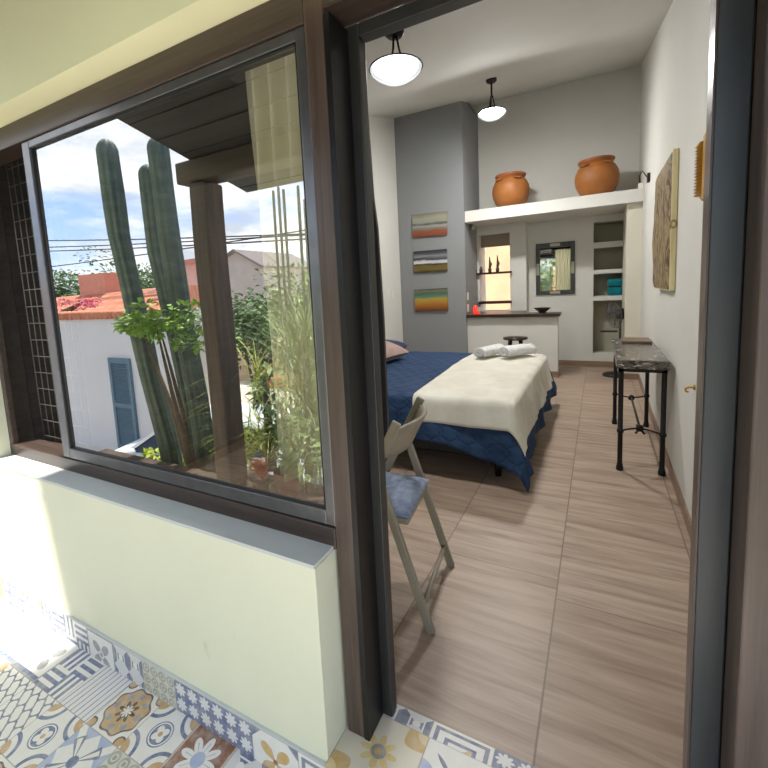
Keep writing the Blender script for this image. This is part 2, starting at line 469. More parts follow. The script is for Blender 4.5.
struct(m.build('wall_right', WHITE))
# back wall with the niche column and the opening to the light well
WX0, WX1 = -1.905, -1.37                            # pass-through opening
NX0, NX1 = -0.075, 0.36                             # niche column
m = MB(); y0, y1 = YB, YB + 0.2
m.box(XL, WX0, y0, y1, 0, 4.8); m.box(WX0, WX1, y0, y1, 0, 1.0); m.box(WX0, WX1, y0, y1, 2.37, 4.8)
m.box(WX1, NX0, y0, y1, 0, 4.8); m.box(NX1, 0.75, y0, y1, 0, 4.8)
m.box(NX0, NX1, y0, y1, 0, 0.23); m.box(NX0, NX1, y0, y1, 2.41, 4.8)
m.box(NX0, NX1, y0, y1, 1.125, 1.2); m.box(NX0, NX1, y0, y1, 1.57, 1.635); m.box(NX0, NX1, y0, y1, 1.995, 2.085)
struct(m.build('wall_back', WHITE))
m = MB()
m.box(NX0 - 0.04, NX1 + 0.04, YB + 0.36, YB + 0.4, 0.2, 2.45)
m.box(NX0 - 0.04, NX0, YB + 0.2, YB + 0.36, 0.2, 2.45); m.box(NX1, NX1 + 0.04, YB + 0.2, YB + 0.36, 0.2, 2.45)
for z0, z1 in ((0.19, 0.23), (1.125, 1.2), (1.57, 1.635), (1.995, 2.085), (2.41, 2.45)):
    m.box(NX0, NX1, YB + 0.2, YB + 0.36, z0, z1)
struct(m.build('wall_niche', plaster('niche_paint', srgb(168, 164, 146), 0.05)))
# projecting wall around the pass-through
m = MB(); y0, y1 = 7.85, YB
m.box(-1.945, WX0, y0, y1, 0, 2.6); m.box(WX1, -1.1, y0, y1, 0, 2.6); m.box(WX0, WX1, y0, y1, 0, 0.99); m.box(WX0, WX1, y0, y1, 2.37, 2.6)
struct(m.build('wall_window', WHITE))
struct(MB().box(WX0, WX1, 8.0, 8.06, 2.16, 2.37).build('trim_1', STONEP))
# light well behind the opening, open to the sky
m = MB()
m.box(-5.5, 1.5, 10.4, 10.6, -0.2, 3.2)
struct(m.build('wall_patio', BEIGE))
struct(MB().box(-5.5, 1.5, 8.31, 10.4, -0.25, -0.1).build('floor_patio', BEIGE))
# grey bathroom block
struct(MB().box(XL, -1.945, 7.05, YB, 0, 4.5).build('wall_grey', GREY), 'tall matte grey wall block left of the counter')
struct(MB().box(-1.945, XR(7.3), 7.1, YB, 2.52, 2.695).build('trim_2', WHITE), 'thick white built-in ledge carrying the clay pots')
struct(MB().box(0.345, XR(7.6), 7.2, YB, 0, 2.52).build('wall_pier', plaster('pier_paint', srgb(216, 212, 196), 0.04)), 'white pier under the ledge beside right wall')
# counter wall
m = MB(); m.box(-1.945, -0.545, 7.1, 7.26, 0, 0.95)
struct(m.build('wall_counter', WHITE), 'white half-height wall under the dark worktop')
struct(MB().box(-0.56, -0.528, 7.08, 7.28, 0, 0.09).box(-1.945, -0.56, 7.085, 7.1, 0, 0.09).build('baseboard_counter', BASETILE))
struct(MB().box(-1.1, 0.345, YB - 0.015, YB, 0, 0.1).build('baseboard_back', BASETILE))
struct(MB().hexa([(XR(1.3) - 0.012, 1.3, 0), (XR(1.3), 1.3, 0), (XR(7.2), 7.2, 0), (XR(7.2) - 0.012, 7.2, 0),
                  (XR(1.3) - 0.012, 1.3, 0.09), (XR(1.3), 1.3, 0.09), (XR(7.2), 7.2, 0.09), (XR(7.2) - 0.012, 7.2, 0.09)]).build('baseboard_right', BASETILE))
struct(MB().box(0.34, XR(7.2), 7.188, 7.2, 0, 0.09).build('baseboard_pier', BASETILE))
struct(MB().box(XL, XL + 0.012, 1.3, 7.05, 0, 0.09).box(XL, -1.945, 7.038, 7.05, 0, 0.09).build('baseboard_left', BASETILE))

# front facade
m = MB()
m.box(-7, -0.755, 0.972, 1.25, -0.16, 0.66)                      # wall below the window
m.box(-7, -2.94, 0.972, 1.11, 0.66, 2.358)                       # wall left of the window
struct(m.build('wall_front', GREEN), 'pale green wall below and left of the window')
m = MB(); m.box(-7, 3.0, 0.972, 1.25, 2.362, 3.6); 
m.f = m.f; m.mi = [1 if i == 0 else 0 for i in range(6)]
struct(m.build('wall_lintel', [plaster('bounce_lit_green_paint', srgb(234, 236, 196), 0.05), CREAM]), 'pale green wall and cream soffit above the window')  # wall green painted brighter and yellower, standing for bounced light
struct(MB().box(0.46, 3.0, 0.972, 1.25, -0.16, 2.362).build('wall_front_right', GREEN))
struct(MB().box(-2.94, -0.757, 0.97, 1.079, 0.66, 0.672).build('trim_sill', SILL), 'pale blue-grey sill ledge below the window')

# window: timber frame, one aluminium sliding sash slid to the right
win = bpy.data.objects.new('window_1', None); COL.objects.link(win); win.location = (-1.85, 1.1, 0.66); struct(win, 'large sliding window in dark timber frame')
m = MB()
m.box(-2.94, -0.746, 1.079, 1.19, 0.66, 0.735); m.box(-2.94, -0.745, 1.079, 1.19, 2.262, 2.362); m.box(-2.94, -2.90, 1.08, 1.11, 0.735, 2.262)
m.build('frame', BROWNX, win, bevel=0.004)
SX0, SX1, SZ0, SZ1 = -2.385, -0.748, 0.737, 2.26
sash = MB().box(SX0, SX0 + 0.062, 1.086, 1.116, SZ0, SZ1).box(SX1 - 0.035, SX1, 1.086, 1.116, SZ0, SZ1) \
    .box(SX0 + 0.062, SX1 - 0.035, 1.086, 1.116, SZ0, SZ0 + 0.05).box(SX0 + 0.062, SX1 - 0.035, 1.086, 1.116, SZ1 - 0.032, SZ1).build('sash', ALU, win, bevel=0.003)
sash['label'] = 'grey aluminium sliding sash'
g0 = MB()
gx0, gx1, gz0, gz1 = SX0 + 0.062, SX1 - 0.035, SZ0 + 0.05, SZ1 - 0.032
g0.box(gx0, gx0 + 0.012, 1.089, 1.1, gz0, gz1).box(gx1 - 0.006, gx1, 1.089, 1.1, gz0, gz1).box(gx0, gx1, 1.089, 1.1, gz0, gz0 + 0.005).box(gx0, gx1, 1.089, 1.1, gz1 - 0.006, gz1)
g0.build('gasket', GASKET, sash)
gl = MB().add([(gx0, 1.1, gz0), (gx1, 1.1, gz0), (gx1, 1.1, gz1), (gx0, 1.1, gz1)], [(0, 1, 2, 3)])
go = gl.build('glass', PANE, sash); go['label'] = 'reflective window glass mirroring the street'

# door frame
door = bpy.data.objects.new('door_1', None); COL.objects.link(door); door.location = (-0.2, 1.2, 0); struct(door, 'open doorway with dark timber and blue-grey frame')
MB().box(-0.745, -0.68, 1.079, 1.182, 0, 2.362).build('post', BROWN, door, bevel=0.004)
MB().box(-0.679, -0.66, 1.078, 1.181, 0, 2.262).build('post_side', BLACKW, door)
SHADEGREY = wood('shaded_frame_paint', srgb(33, 34, 33), srgb(45, 45, 43), (14, 14, 1.0), 1.2, 0.4, 0.05)  # same frame paint, darkened for the less lit left jamb and header
MB().box(-0.745, -0.625, 1.182, 1.225, 0, 2.275).box(-0.625, 0.213, 1.182, 1.225, 2.236, 2.275).build('inner_frame', SHADEGREY, door, bevel=0.004)
MB().box(0.2125, 0.271, 1.182, 1.205, 0, 2.275).build('hinge_stile', BLUEGREY, door, bevel=0.003)
MB().box(0.208, 0.46, 1.206, 1.238, 0, 2.275).box(0.208, 0.212, 1.183, 1.206, 0, 2.275).build('jamb_lining', BROWN, door)
MB().box(0.272, 0.46, 1.079, 1.182, -0.16, 2.275).build('side_post', BROWN, door, bevel=0.004)
MB().box(-0.68, 0.46, 1.079, 1.19, 2.277, 2.362).build('head_beam', BROWNX, door, bevel=0.003)
# strip standing inside the left jamb, rounded at its lower end
m = MB(); out = [(-0.66, 2.2), (-0.66, 1.02)] + [(-0.655 + 0.02 * math.sin(a), 1.03 - 0.02 * math.cos(a) + 0.0) for a in (0, 0.4, 0.8, 1.2, 1.57)] + [(-0.633, 1.4), (-0.66 + 0.02, 1.7), (-0.65, 1.8)]
m.prism(out, 1.272, 1.285); m.build('stop_strip', SHADEGREY, door)
struct(MB().box(XL, -0.745, 1.19, 1.25, 2.36, 2.8).build('trim_3', WHITE))
struct(MB().box(XL + 0.06, -1.24, 1.26, 2.28, 2.32, 2.42).build('shade_panel', ROOFWOOD), 'dark boarding added inside above the window to hide the lit ceiling')  # added to block the lit ceiling from view through the glass

# porch: step, patchwork floor, skirting
def tile_quad(mb, p, name, uv=((0, 0), (1, 0), (1, 1), (0, 1))):
    i = len(mb.f); mb.add(p, [(0, 1, 2, 3)], TKEYS.index(name)); mb.uv[i] = uv
TP = 0.208
row1 = {-12: 'rings', -11: 'petal', -10: 'lattice', -9: 'flower', -8: 'flower', -7: 'basket', -6: 'stripes', -5: 'medallion', -4: 'quatrefoil', -3: 'star', -2: 'triangles', -1: 'leaf', 0: 'meander'}
row2 = {-8: 'lattice', -7: 'lattice', -6: 'quatrefoil', -5: 'kite', -4: 'rings', -3: 'petal', -2: 'kite', -1: 'yellow'}
m = MB()
for r in range(0, 5):
    for c in range(-28, 15):
        x0 = -0.744 + c * TP; y1 = 0.972 - r * TP
        n = row1.get(c) if r == 0 else row2.get(c) if r == 1 else None
        n = n or R_.choice(TKEYS)
        z = -0.16
        rot = R_.randint(0, 3) if n not in ('basket', 'stripes', 'flower') else 0
        uv = [(0, 0), (1, 0), (1, 1), (0, 1)]; uv = uv[rot:] + uv[:rot]
        tile_quad(m, [(x0, y1 - TP, z), (x0 + TP, y1 - TP, z), (x0 + TP, y1, z), (x0, y1, z)], n, uv)
struct(m.build('floor_porch', [TILES[k] for k in TKEYS]), 'patchwork of patterned cement tiles on the porch')
m = MB(); sk = ['petal', 'medallion', 'triangles', 'lattice', 'flower', 'lattice', 'rings', 'bluestars', 'leaf', 'meander']
sk = {-12: 'petal', -11: 'medallion', -10: 'bluestars', -9: 'quatrefoil', -8: 'basket', -7: 'basket', -6: 'flower', -5: 'triangles', -4: 'rings', -3: 'bluestars', -2: 'bluestars', -1: 'leaf', 0: 'meander'}
for c in range(-28, 0):
    x0 = -0.744 + c * TP + 0.08; x1 = min(x0 + TP, -0.757)
    tile_quad(m, [(x0, 0.962, -0.16), (x1, 0.962, -0.16), (x1, 0.962, -0.02), (x0, 0.962, -0.02)], sk.get(c + 1, 'petal'), ((0, 0.3), ((x1 - x0) / TP, 0.3), ((x1 - x0) / TP, 1), (0, 1)))
o = struct(m.build('baseboard_porch', [TILES[k] for k in TKEYS]), 'patterned tile skirting along the green wall')
struct(MB().box(-5, -0.757, 0.962, 0.972, -0.02, -0.012).build('trim_4', SILL))
m = MB(); nm = [['yellow', 'petal', 'kite', 'star', 'leaf', 'rings'], ['triangles', 'meander', 'bluestars', 'star', 'quatrefoil', 'petal']]
for c in range(6):
    x0 = -0.755 + c * 0.27
    tile_quad(m, [(x0, 0.95, 0.001), (x0 + 0.27, 0.95, 0.001), (x0 + 0.27, 1.178, 0.001), (x0, 1.178, 0.001)], nm[0][c])
for c in range(6):
    x0 = -0.607 + c * 0.208 - 0.09
    tile_quad(m, [(x0, 1.178, 0.001), (x0 + 0.208, 1.178, 0.001), (x0 + 0.208, 1.237, 0.001), (x0, 1.237, 0.001)], nm[1][c], ((0, .6), (1, .6), (1, 1), (0, 1)))
struct(m.build('floor_doorstep', [TILES[k] for k in TKEYS]), 'yellow and blue tiles of the doorway step')
struct(MB().box(-0.757, 0.9, 0.955, 1.235, -0.2, 0.0).build('floor_step', SILL))
struct(MB().box(-7, 3, -0.07, 0.972, -0.4, -0.165).build('floor_porch_base', SILL))

# porch roof, beam and timber column
def RZ(y): return 2.8 - 0.24 * (0.972 - y)
m = MB(); ye = -0.71
m.hexa([(-2.72, ye, RZ(ye)), (3.0, ye, RZ(ye)), (3.0, 0.972, RZ(0.972)), (-2.72, 0.972, RZ(0.972)),
        (-2.72, ye, RZ(ye) + 0.07), (3.0, ye, RZ(ye) + 0.07), (3.0, 0.972, RZ(0.972) + 0.07), (-2.72, 0.972, RZ(0.972) + 0.07)])
for k in range(9):
    y = 0.9 - k * 0.19
    m.box(-2.7, 3.0, y, y + 0.012, RZ(y) - 0.008, RZ(y) + 0.02)
struct(m.build('roof_porch', ROOFWOOD), 'dark boarded porch roof reflected in the window')
tag(MB().box(-2.86, 3.0, -0.29, -0.10, 2.37, 2.53).build('roof_beam', OLDWOODX, bevel=0.015), 'weathered square beam lying on the porch post, reflected in the window', 'beam')
m = MB(); n = 14
prof = []
for i in range(n + 1):
    z = -0.02 + (2.36 + 0.02) * i / n
    w = 0.087 + 0.006 * noise.noise(Vector((0.3, 0, z * 1.7))); d = 0.02 * noise.noise(Vector((5, 2, z * 0.8)))
    prof.append([(-2.64 + d - w, -0.285, z), (-2.64 + d + w, -0.285, z), (-2.64 + d + w, -0.10, z), (-2.64 + d - w, -0.10, z)])
vs = [p for q in prof for p in q]; fs = [(i * 4 + j, i * 4 + (j + 1) % 4, (i + 1) * 4 + (j + 1) % 4, (i + 1) * 4 + j) for i in range(n) for j in range(4)] + [(3, 2, 1, 0), (n * 4, n * 4 + 1, n * 4 + 2, n * 4 + 3)]
tag(m.add(vs, fs).build('timber_post', OLDWOOD, bevel=0.02), 'thick weathered timber porch post reflected in the window', 'post')

# ================================================================== LAMPS
BOWL, nt, b = new_mat('frosted_lamp_glass')
nt.nodes.remove(b); o_ = nt.nodes['Material Output']
tr = nt.nodes.new('ShaderNodeBsdfTransparent'); tr.inputs[0].default_value = (1, 1, 1, 1)
em = nt.nodes.new('ShaderNodeEmission'); em.inputs[0].default_value = (0.9, 0.96, 0.94, 1); em.inputs[1].default_value = 0.85
mx = nt.nodes.new('ShaderNodeMixShader'); mx.inputs[0].default_value = 0.62
nt.links.new(tr.outputs[0], mx.inputs[1]); nt.links.new(em.outputs[0], mx.inputs[2]); nt.links.new(mx.outputs[0], o_.inputs[0])
def pendant(x, y, label, power, drop=0.40, st=0.2):
    zc = CZ(y); zr = zc - drop
    t = thing('pendant_lamp', (x, y, zc), label, 'lamp', None)
    MB().lathe([(0.0, zc + 0.02), (0.065, zc + 0.02), (0.065, zc - 0.03), (0.05, zc - 0.045), (0.0, zc - 0.045)], 24, (x, y, 0)).build('ceiling_rose', IRON, t)
    MB().tube([(x, y, zc - 0.04), (x, y, zc - st - 0.02)], 0.011, 10).build('stem', IRON, t)
    m = MB()
    for k in range(3):
        a = 2 * PI * k / 3 + 0.5
        m.tube([(x + 0.012 * math.cos(a), y + 0.012 * math.sin(a), zc - st), (x + 0.03 * math.cos(a), y + 0.03 * math.sin(a), (zc - st + zr) / 2), (x + 0.075 * math.cos(a), y + 0.075 * math.sin(a), zr + 0.012)], 0.007, 8)
    m.lathe([(0.046, zr + 0.065), (0.054, zr + 0.065), (0.054, zr + 0.055), (0.046, zr + 0.055), (0.046, zr + 0.065)], 24, (x, y, 0))
    m.build('arm', IRON, t)
    MB().lathe([(0.0, zr + 0.016), (0.1, zr + 0.014), (0.178, zr + 0.002), (0.182, zr - 0.006), (0.172, zr - 0.006), (0.0, zr + 0.004)], 40, (x, y, 0)).build('cap', IRON, t)
    bowl = MB().lathe([(0.174, zr - 0.004), (0.168, zr - 0.020), (0.14, zr - 0.047), (0.1, zr - 0.072), (0.05, zr - 0.087), (0.0, zr - 0.092)], 40, (x, y, 0)).build('lamp_shade', BOWL, t)
    bb = emis('bulb_glow', (1, 0.985, 0.955, 1), power)
    MB().lathe([(0.0, zr - 0.062), (0.05, zr - 0.058), (0.1, zr - 0.042), (0.14, zr - 0.014), (0.145, zr - 0.007), (0.0, zr - 0.006)], 28, (x, y, 0)).build('light_disc', bb, t)
    return t
pendant(-1.21, 2.8, 'white glass bowl lamp nearest the doorway, upper left of opening', 300, 0.24, 0.04)
pendant(-1.2, 5.75, 'small white glass bowl lamp on a dark stem above the clay pots', 740)

# ================================================================== BED
BX0, BX1, BY0, BY1, BZ = -3.08, -0.58, 3.18, 5.42, 0.61
bed = thing('bed', ((BX0 + BX1) / 2, (BY0 + BY1) / 2, 0), 'low double bed with black brocade base against left wall', 'bed')
MB().box(BX0, BX1 - 0.03, BY0 + 0.02, BY1 - 0.02, 0.15, 0.36).build('base', BROCADE, bed, bevel=0.02)
MB().box(BX0, BX1, BY0 + 0.01, BY1, 0.362, BZ - 0.015).build('mattress', TOWEL, bed, bevel=0.05)
for lx, ly in ((-0.68, 3.27), (-0.68, 5.3), (-2.95, 3.27), (-2.95, 5.3)):
    MB().lathe([(0.0, 0.0), (0.022, 0.0), (0.034, 0.16), (0.0, 0.16)], 16, (lx, ly, 0)).build('leg', BLACK, bed)
MB().box(-0.73, -0.63, 3.192, 3.215, 0.155, 0.2).build('corner_patch', TOWEL, bed)['label'] = 'white corner of the base'

def drape(x0, x1, y0, y1, z, ex_l, ex_r, ey_f, ey_b, nx, ny, fold, seed, drop_fn=None, pw=2.0, flare=0.10, lift=0.0, skew=0.0, cmul=0.6):
    """cloth lying on a box top [x0..x1]x[y0..y1], its edges hanging ex/ey beyond"""
    W = (x1 - x0) + ex_l + ex_r; D = (y1 - y0) + ey_f + ey_b
    def fn(u, v):
        px = x0 - ex_l + u * W; py = y0 - ey_f + v * D
        px += skew * (1 - u) * (1 - v) ** 2
        dx = max(px - x1, 0) - max(x0 - px, 0); dy = max(py - y1, 0) - max(y0 - py, 0)
        h = (abs(dx) ** pw + abs(dy) ** pw) ** (1 / pw)
        cx = min(max(px, x0), x1); cy = min(max(py, y0), y1)
        w = noise.noise(Vector((px * 3.1, py * 3.1, seed))) * 0.012 + noise.noise(Vector((px * 9, py * 9, seed + 3))) * 0.004
        if h < 1e-6: return (cx, cy, z + lift + w * 0.8 + 0.004)
        hh = math.hypot(dx, dy); ux, uy = dx / hh, dy / hh
        r = 0.035
        if h < r * 1.57:
            a = h / r; out = r * math.sin(a); dz = r * (1 - math.cos(a))
        else:
            out = r; dz = r + (h - r * 1.57)
        cr = 2 * min(abs(dx), abs(dy)) / h
        out += dz * flare * (1 + cr * cmul) + fold * dz * (math.sin((px * 1.0 + py * 1.0) * 10 + seed * 2) * 0.5 + noise.noise(Vector((px * 6, py * 6, seed + 9))))
        if drop_fn: dz = drop_fn(px, py, dz)
        return (cx + ux * out, cy + uy * out, max(z + lift - dz + w, 0.012))
    return MB().grid(fn, nx, ny)
def bs_drop(px, py, dz):
    k = 1.0
    if py < BY0:
        k = 0.66 + 0.34 * max(0, min(1, (px + 1.0) / 0.5)) + 0.05 * math.sin(px * 5)
    return dz * k
q = drape(BX0 + 0.02, BX1, BY0, BY1, BZ, 0.0, 0.50, 0.50, 0.3, 110, 120, 0.07, 2.0, bs_drop, 3.2, 0.17)
bsp = tag(q.build('bedspread', QUILT, solid=0.012), 'blue quilted bedspread hanging over the bed edges to the floor', 'bedspread')
def th_drop(px, py, dz): return dz
q = drape(-1.40, BX1 + 0.004, BY0 - 0.01, 5.38, BZ + 0.016, 0.0, 0.34, 0.215, 0.0, 90, 110, 0.07, 2.0, None, 2.0, 0.225, skew=0.09, cmul=0.35)
tag(q.build('throw_blanket', THROW, solid=0.010), 'cream woven throw spread across the foot of the blue bed', 'blanket')

def pillow(name, c, sx, sy, th, rot, mat, label):
    m = MB(); n = 16
    mt = Matrix.Translation(c) @ rot.to_4x4()
    for sgn in (1, -1):
        def fn(u, v, sgn=sgn):
            a, b_ = u * 2 - 1, v * 2 - 1
            t = ((1 - a ** 4) * (1 - b_ ** 4)) ** 0.6
            pin = 1 - 0.06 * (abs(a) ** 3) * (1 - abs(b_)) - 0.0
            return mt @ Vector((a * sx / 2 * (1 - 0.05 * (1 - b_ * b_)), b_ * sy / 2 * (1 - 0.05 * (1 - a * a)), sgn * (th / 2 * t + 0.006)))
        m.grid(fn, n, n)
    bm_ = m
    return tag(bm_.build(name, mat), label, 'pillow')
from mathutils import Euler
pillow('pillow', Vector((-2.42, 4.46, 0.775)), 0.62, 0.85, 0.2, Euler((0, math.radians(14), math.radians(-8))).to_matrix(), PINK, 'dusty pink pillow on the blue bed, nearest the door frame')
pillow('pillow', Vector((-2.55, 5.14, 0.73)), 0.55, 0.5, 0.14, Euler((0, math.radians(8), math.radians(14))).to_matrix(), NAVY, 'dark navy pillow behind the pink pillow')

def rolled_towel(x, y, rz, label, L=0.42, r=0.075):
    m = MB(); mt = Matrix.Translation((x, y, BZ + 0.034)) @ Matrix.Rotation(rz, 4, 'Z')
    def fn(u, v):
        a = u * 2 * PI; s = (v - 0.5) * L
        rr = r * (1 + 0.07 * noise.noise(Vector((a * 1.3 + x * 7, s * 8, y)))) * (1 - 0.1 * abs(2 * v - 1) ** 6)
        return mt @ Vector((s, rr * 1.25 * math.cos(a), max(rr + rr * 0.82 * math.sin(a), 0.0)))
    m.grid(fn, 28, 14)
    for sg in (-1, 1):
        pts = []
        for i in range(40):
            a = i * 0.42; rr = r * (0.1 + 0.85 * i / 39)
            pts.append(mt @ Vector((sg * (L / 2 - 0.004), rr * 1.2 * math.cos(a), r + rr * 0.8 * math.sin(a))))
        m.tube(pts, 0.011, 6)
    return tag(m.build('rolled_towel', TOWEL), label, 'towel', 'towels rolled at the far edge of the bed')
rolled_towel(-1.13, 5.06, 1.2, 'white rolled towel at bed edge, left one of the pair', 0.42, 0.07)
rolled_towel(-0.82, 5.10, 0.9, 'white rolled towel at bed edge, right one of the pair', 0.40, 0.075)

# ================================================================== FOLDING CHAIR
cf = Vector((-0.985, -0.12, 0)).normalized(); csd = Vector((-0.12, 0.985, 0)).normalized(); cc = Vector((-0.655, 1.825, 0))
def CP(d, s, z): return cc + cf * d + csd * s + Vector((0, 0, z))
ch = thing('folding_chair', CP(0.25, 0, 0), 'grey-beige wooden folding chair just inside the doorway', 'chair')
HW = 0.235
for s in (-1, 1):
    MB().bar(CP(0.0, s * HW, 0.0), CP(0.235, s * HW, 0.75), 0.022, 0.04, up=cf).build('leg', CHAIRWOOD, ch, bevel=0.006)
    MB().bar(CP(0.60, s * (HW - 0.028), 0.0), CP(0.125, s * (HW - 0.028), 0.93), 0.022, 0.042, up=cf).build('back_post', CHAIRWOOD, ch, bevel=0.006)
MB().tube([CP(0.035, -HW, 0.11), CP(0.035, HW, 0.11)], 0.012, 10).build('stretcher', CHAIRWOOD, ch)
MB().tube([CP(0.56, -HW + 0.03, 0.09), CP(0.56, HW - 0.03, 0.09)], 0.012, 10).build('stretcher', CHAIRWOOD, ch)
m = MB()
def bfn(off):
    def fn(u, v):
        s = (u * 2 - 1) * (HW - 0.03); zz = 0.755 + v * 0.15 - 0.012 * (abs(u * 2 - 1) ** 6) * (1 if v > 0.5 else -1)
        bow = 0.065 * (1 - (u * 2 - 1) ** 2)
        d = 0.125 + (0.93 - zz) * 0.51 - bow - 0.012
        return CP(d + off, s, zz)
    return fn
m.grid(bfn(0), 18, 4); m.build('backrest', CHAIRWOOD, ch, solid=0.016)
m = MB(); z = 0.485
m.hexa([CP(0.10, -HW + 0.045, z - 0.03), CP(0.10, HW - 0.045, z - 0.03), CP(0.5, HW - 0.045, z - 0.015), CP(0.5, -HW + 0.045, z - 0.015),
        CP(0.10, -HW + 0.045, z), CP(0.10, HW - 0.045, z), CP(0.5, HW - 0.045, z + 0.015), CP(0.5, -HW + 0.045, z + 0.015)])
m.build('seat', CHAIRWOOD, ch, bevel=0.006)
m = MB()
def cfn(u, v):
    a, b_ = u * 2 - 1, v * 2 - 1; t = max(0, (1 - a ** 6) * (1 - b_ ** 6)) ** 0.5
    return CP(0.30 + b_ * 0.205, a * (HW - 0.04), z + 0.008 + 0.03 * t + 0.006 * noise.noise(Vector((a * 4, b_ * 4, 1))))
m.grid(cfn, 20, 20)
cu = m.build('seat_cushion', DENIM, ch, solid=0.012); cu['label'] = 'faded blue denim seat pad'

# ================================================================== CONSOLE TABLE
STONE, nt, b = new_mat('polished_dark_stone')
p = pos_co(nt); f = tex_noise(nt, mapping(nt, p, (14, 7, 30)), 1.2, 8, 0.7, 1.0)
nt.links.new(ramp(nt, f, [(0.40, srgb(46, 41, 37)), (0.50, srgb(92, 84, 77)), (0.58, srgb(124, 116, 108)), (0.66, srgb(206, 202, 196))]), b.inputs['Base Color'])
b.inputs['Roughness'].default_value = 0.22; bump(nt, b, f, 0.25, 0.006)
tx0, tx1, ty0, ty1 = 0.142, 0.452, 3.70, 4.94
tb = thing('console_table', ((tx0 + tx1) / 2, (ty0 + ty1) / 2, 0), 'narrow black iron console table with dark stone top by right wall', 'table')
m = MB(); ny = 26
ring = []
for i in range(ny + 1): ring.append((tx0 - 0.015 + 0.012 * noise.noise(Vector((i * 0.9, 0, 0))), ty0 - 0.03 + (ty1 - ty0 + 0.06) * i / ny))
for i in range(1, 7): ring.append((tx0 - 0.015 + (tx1 - tx0 + 0.03) * i / 7, ty1 + 0.03 + 0.01 * noise.noise(Vector((i * 1.9, 4, 0)))))
for i in range(ny, -1, -1): ring.append((tx1 + 0.01, ty0 - 0.03 + (ty1 - ty0 + 0.06) * i / ny))
for i in range(6, 0, -1): ring.append((tx0 - 0.015 + (tx1 - tx0 + 0.03) * i / 7, ty0 - 0.03 + 0.012 * noise.noise(Vector((i * 1.9, 9, 0)))))
k = len(ring); cxx = sum(a for a, _ in ring) / k; cyy = sum(a for _, a in ring) / k
lv = [(0.992, 0.815), (1.0, 0.828), (0.995, 0.848), (1.0, 0.868), (0.985, 0.878)]
vs = [(cxx + (a - cxx) * s * (1 + 0.004 * math.sin(j * 2.3 + q_ * 9)), cyy + (bb - cyy) * (s if s == 1.0 else 1 - (1 - s) * 0.3), zz) for q_, (s, zz) in enumerate(lv) for j, (a, bb) in enumerate(ring)]
fs = [(i * k + j, i * k + (j + 1) % k, (i + 1) * k + (j + 1) % k, (i + 1) * k + j) for i in range(len(lv) - 1) for j in range(k)] + [list(range(k))[::-1], [(len(lv) - 1) * k + j for j in range(k)]]
m.add(vs, fs).build('stone_top', STONE, tb)
MB().box(tx0, tx1, ty0, ty0 + 0.03, 0.785, 0.814).box(tx0, tx1, ty1 - 0.03, ty1, 0.785, 0.814).box(tx0, tx0 + 0.03, ty0, ty1, 0.785, 0.814).box(tx1 - 0.03, tx1, ty0, ty1, 0.785, 0.814).build('top_frame', IRON, tb)
for lx in (tx0 + 0.018, tx1 - 0.018):
    for ly in (ty0 + 0.018, ty1 - 0.018):
        MB().lathe([(0.0, 0.0), (0.025, 0.0), (0.025, 0.03), (0.021, 0.035), (0.021, 0.05), (0.0175, 0.055), (0.0175, 0.30), (0.024, 0.305), (0.024, 0.325), (0.0175, 0.33), (0.0175, 0.79)], 14, (lx, ly, 0)).build('leg', IRON, tb)
for ly, sg in ((ty0 + 0.018, 1), (ty1 - 0.018, -1)):
    MB().tube([(tx0 + 0.018 + (tx1 - tx0 - 0.036) * i / 10, ly + sg * 0.1 * math.sin(PI * i / 10), 0.315) for i in range(11)], 0.007, 8).build('stretcher', IRON, tb)
xm = (tx0 + tx1) / 2
MB().tube([(xm, ty0 + 0.10, 0.315), (xm, ty1 - 0.10, 0.315)], 0.009, 8).lathe([(0, -0.03), (0.024, -0.02), (0.03, 0.0), (0.02, 0.02), (0.0, 0.03)], 10, (xm, ty0 + 0.13, 0.315)).lathe([(0, -0.03), (0.024, -0.02), (0.03, 0.0), (0.02, 0.02), (0.0, 0.03)], 10, (xm, ty1 - 0.13, 0.315)) \
    .bar((xm - 0.03, ty0 + 0.1, 0.28), (xm + 0.02, ty0 + 0.16, 0.33), 0.012, 0.012).bar((xm + 0.03, ty0 + 0.1, 0.28), (xm - 0.02, ty0 + 0.16, 0.33), 0.012, 0.012).build('tie_bar', IRON, tb)
tag(MB().box(0.2, 0.44, 4.62, 4.92, 0.878, 0.9).build('wooden_board', wood('brown_board', srgb(92, 72, 56), srgb(120, 96, 76), (2, 20, 20), 1.2, 0.4), bevel=0.006), 'small brown board lying at the far end of the console table', 'board')

# ================================================================== RIGHT WALL PIECES
DRIFT, nt, b = new_mat('carved_grey_brown_wood')
p = pos_co(nt); f = tex_noise(nt, mapping(nt, p, (3, 7, 2.2)), 1.6, 7, 0.65, 2.2)
nt.links.new(ramp(nt, f, [(0.36, srgb(58, 45, 34)), (0.46, srgb(108, 88, 62)), (0.54, srgb(172, 150, 108)), (0.64, srgb(84, 68, 50))]), b.inputs['Base Color'])
b.inputs['Roughness'].default_value = 0.6; bump(nt, b, f, 0.6, 0.02)
PALEWOOD = wood('pale_cut_wood', srgb(206, 190, 140), srgb(232, 220, 174), (20, 20, 1.5), 1.2, 0.6, 0.1)
xw = XR(3.8) - 0.002
pn = thing('carved_panel', (xw, 4.3, 1.38), 'tall rough brown carved wood panel hung on right wall', 'wall art')
m = MB()
def pf(u, v):
    y = 3.835 + u * 0.975; zz = 1.385 + v * 0.995
    e = min(1.0, min(u, 1 - u, v, 1 - v) * 16)
    return (xw - 0.034 - e * (0.02 + 0.012 * noise.noise(Vector((y * 4, zz * 2.5, 0))) + 0.006 * noise.noise(Vector((y * 12, zz * 8, 3)))), y, zz)
m.grid(pf, 40, 40); m.build('carved_face', DRIFT, pn)
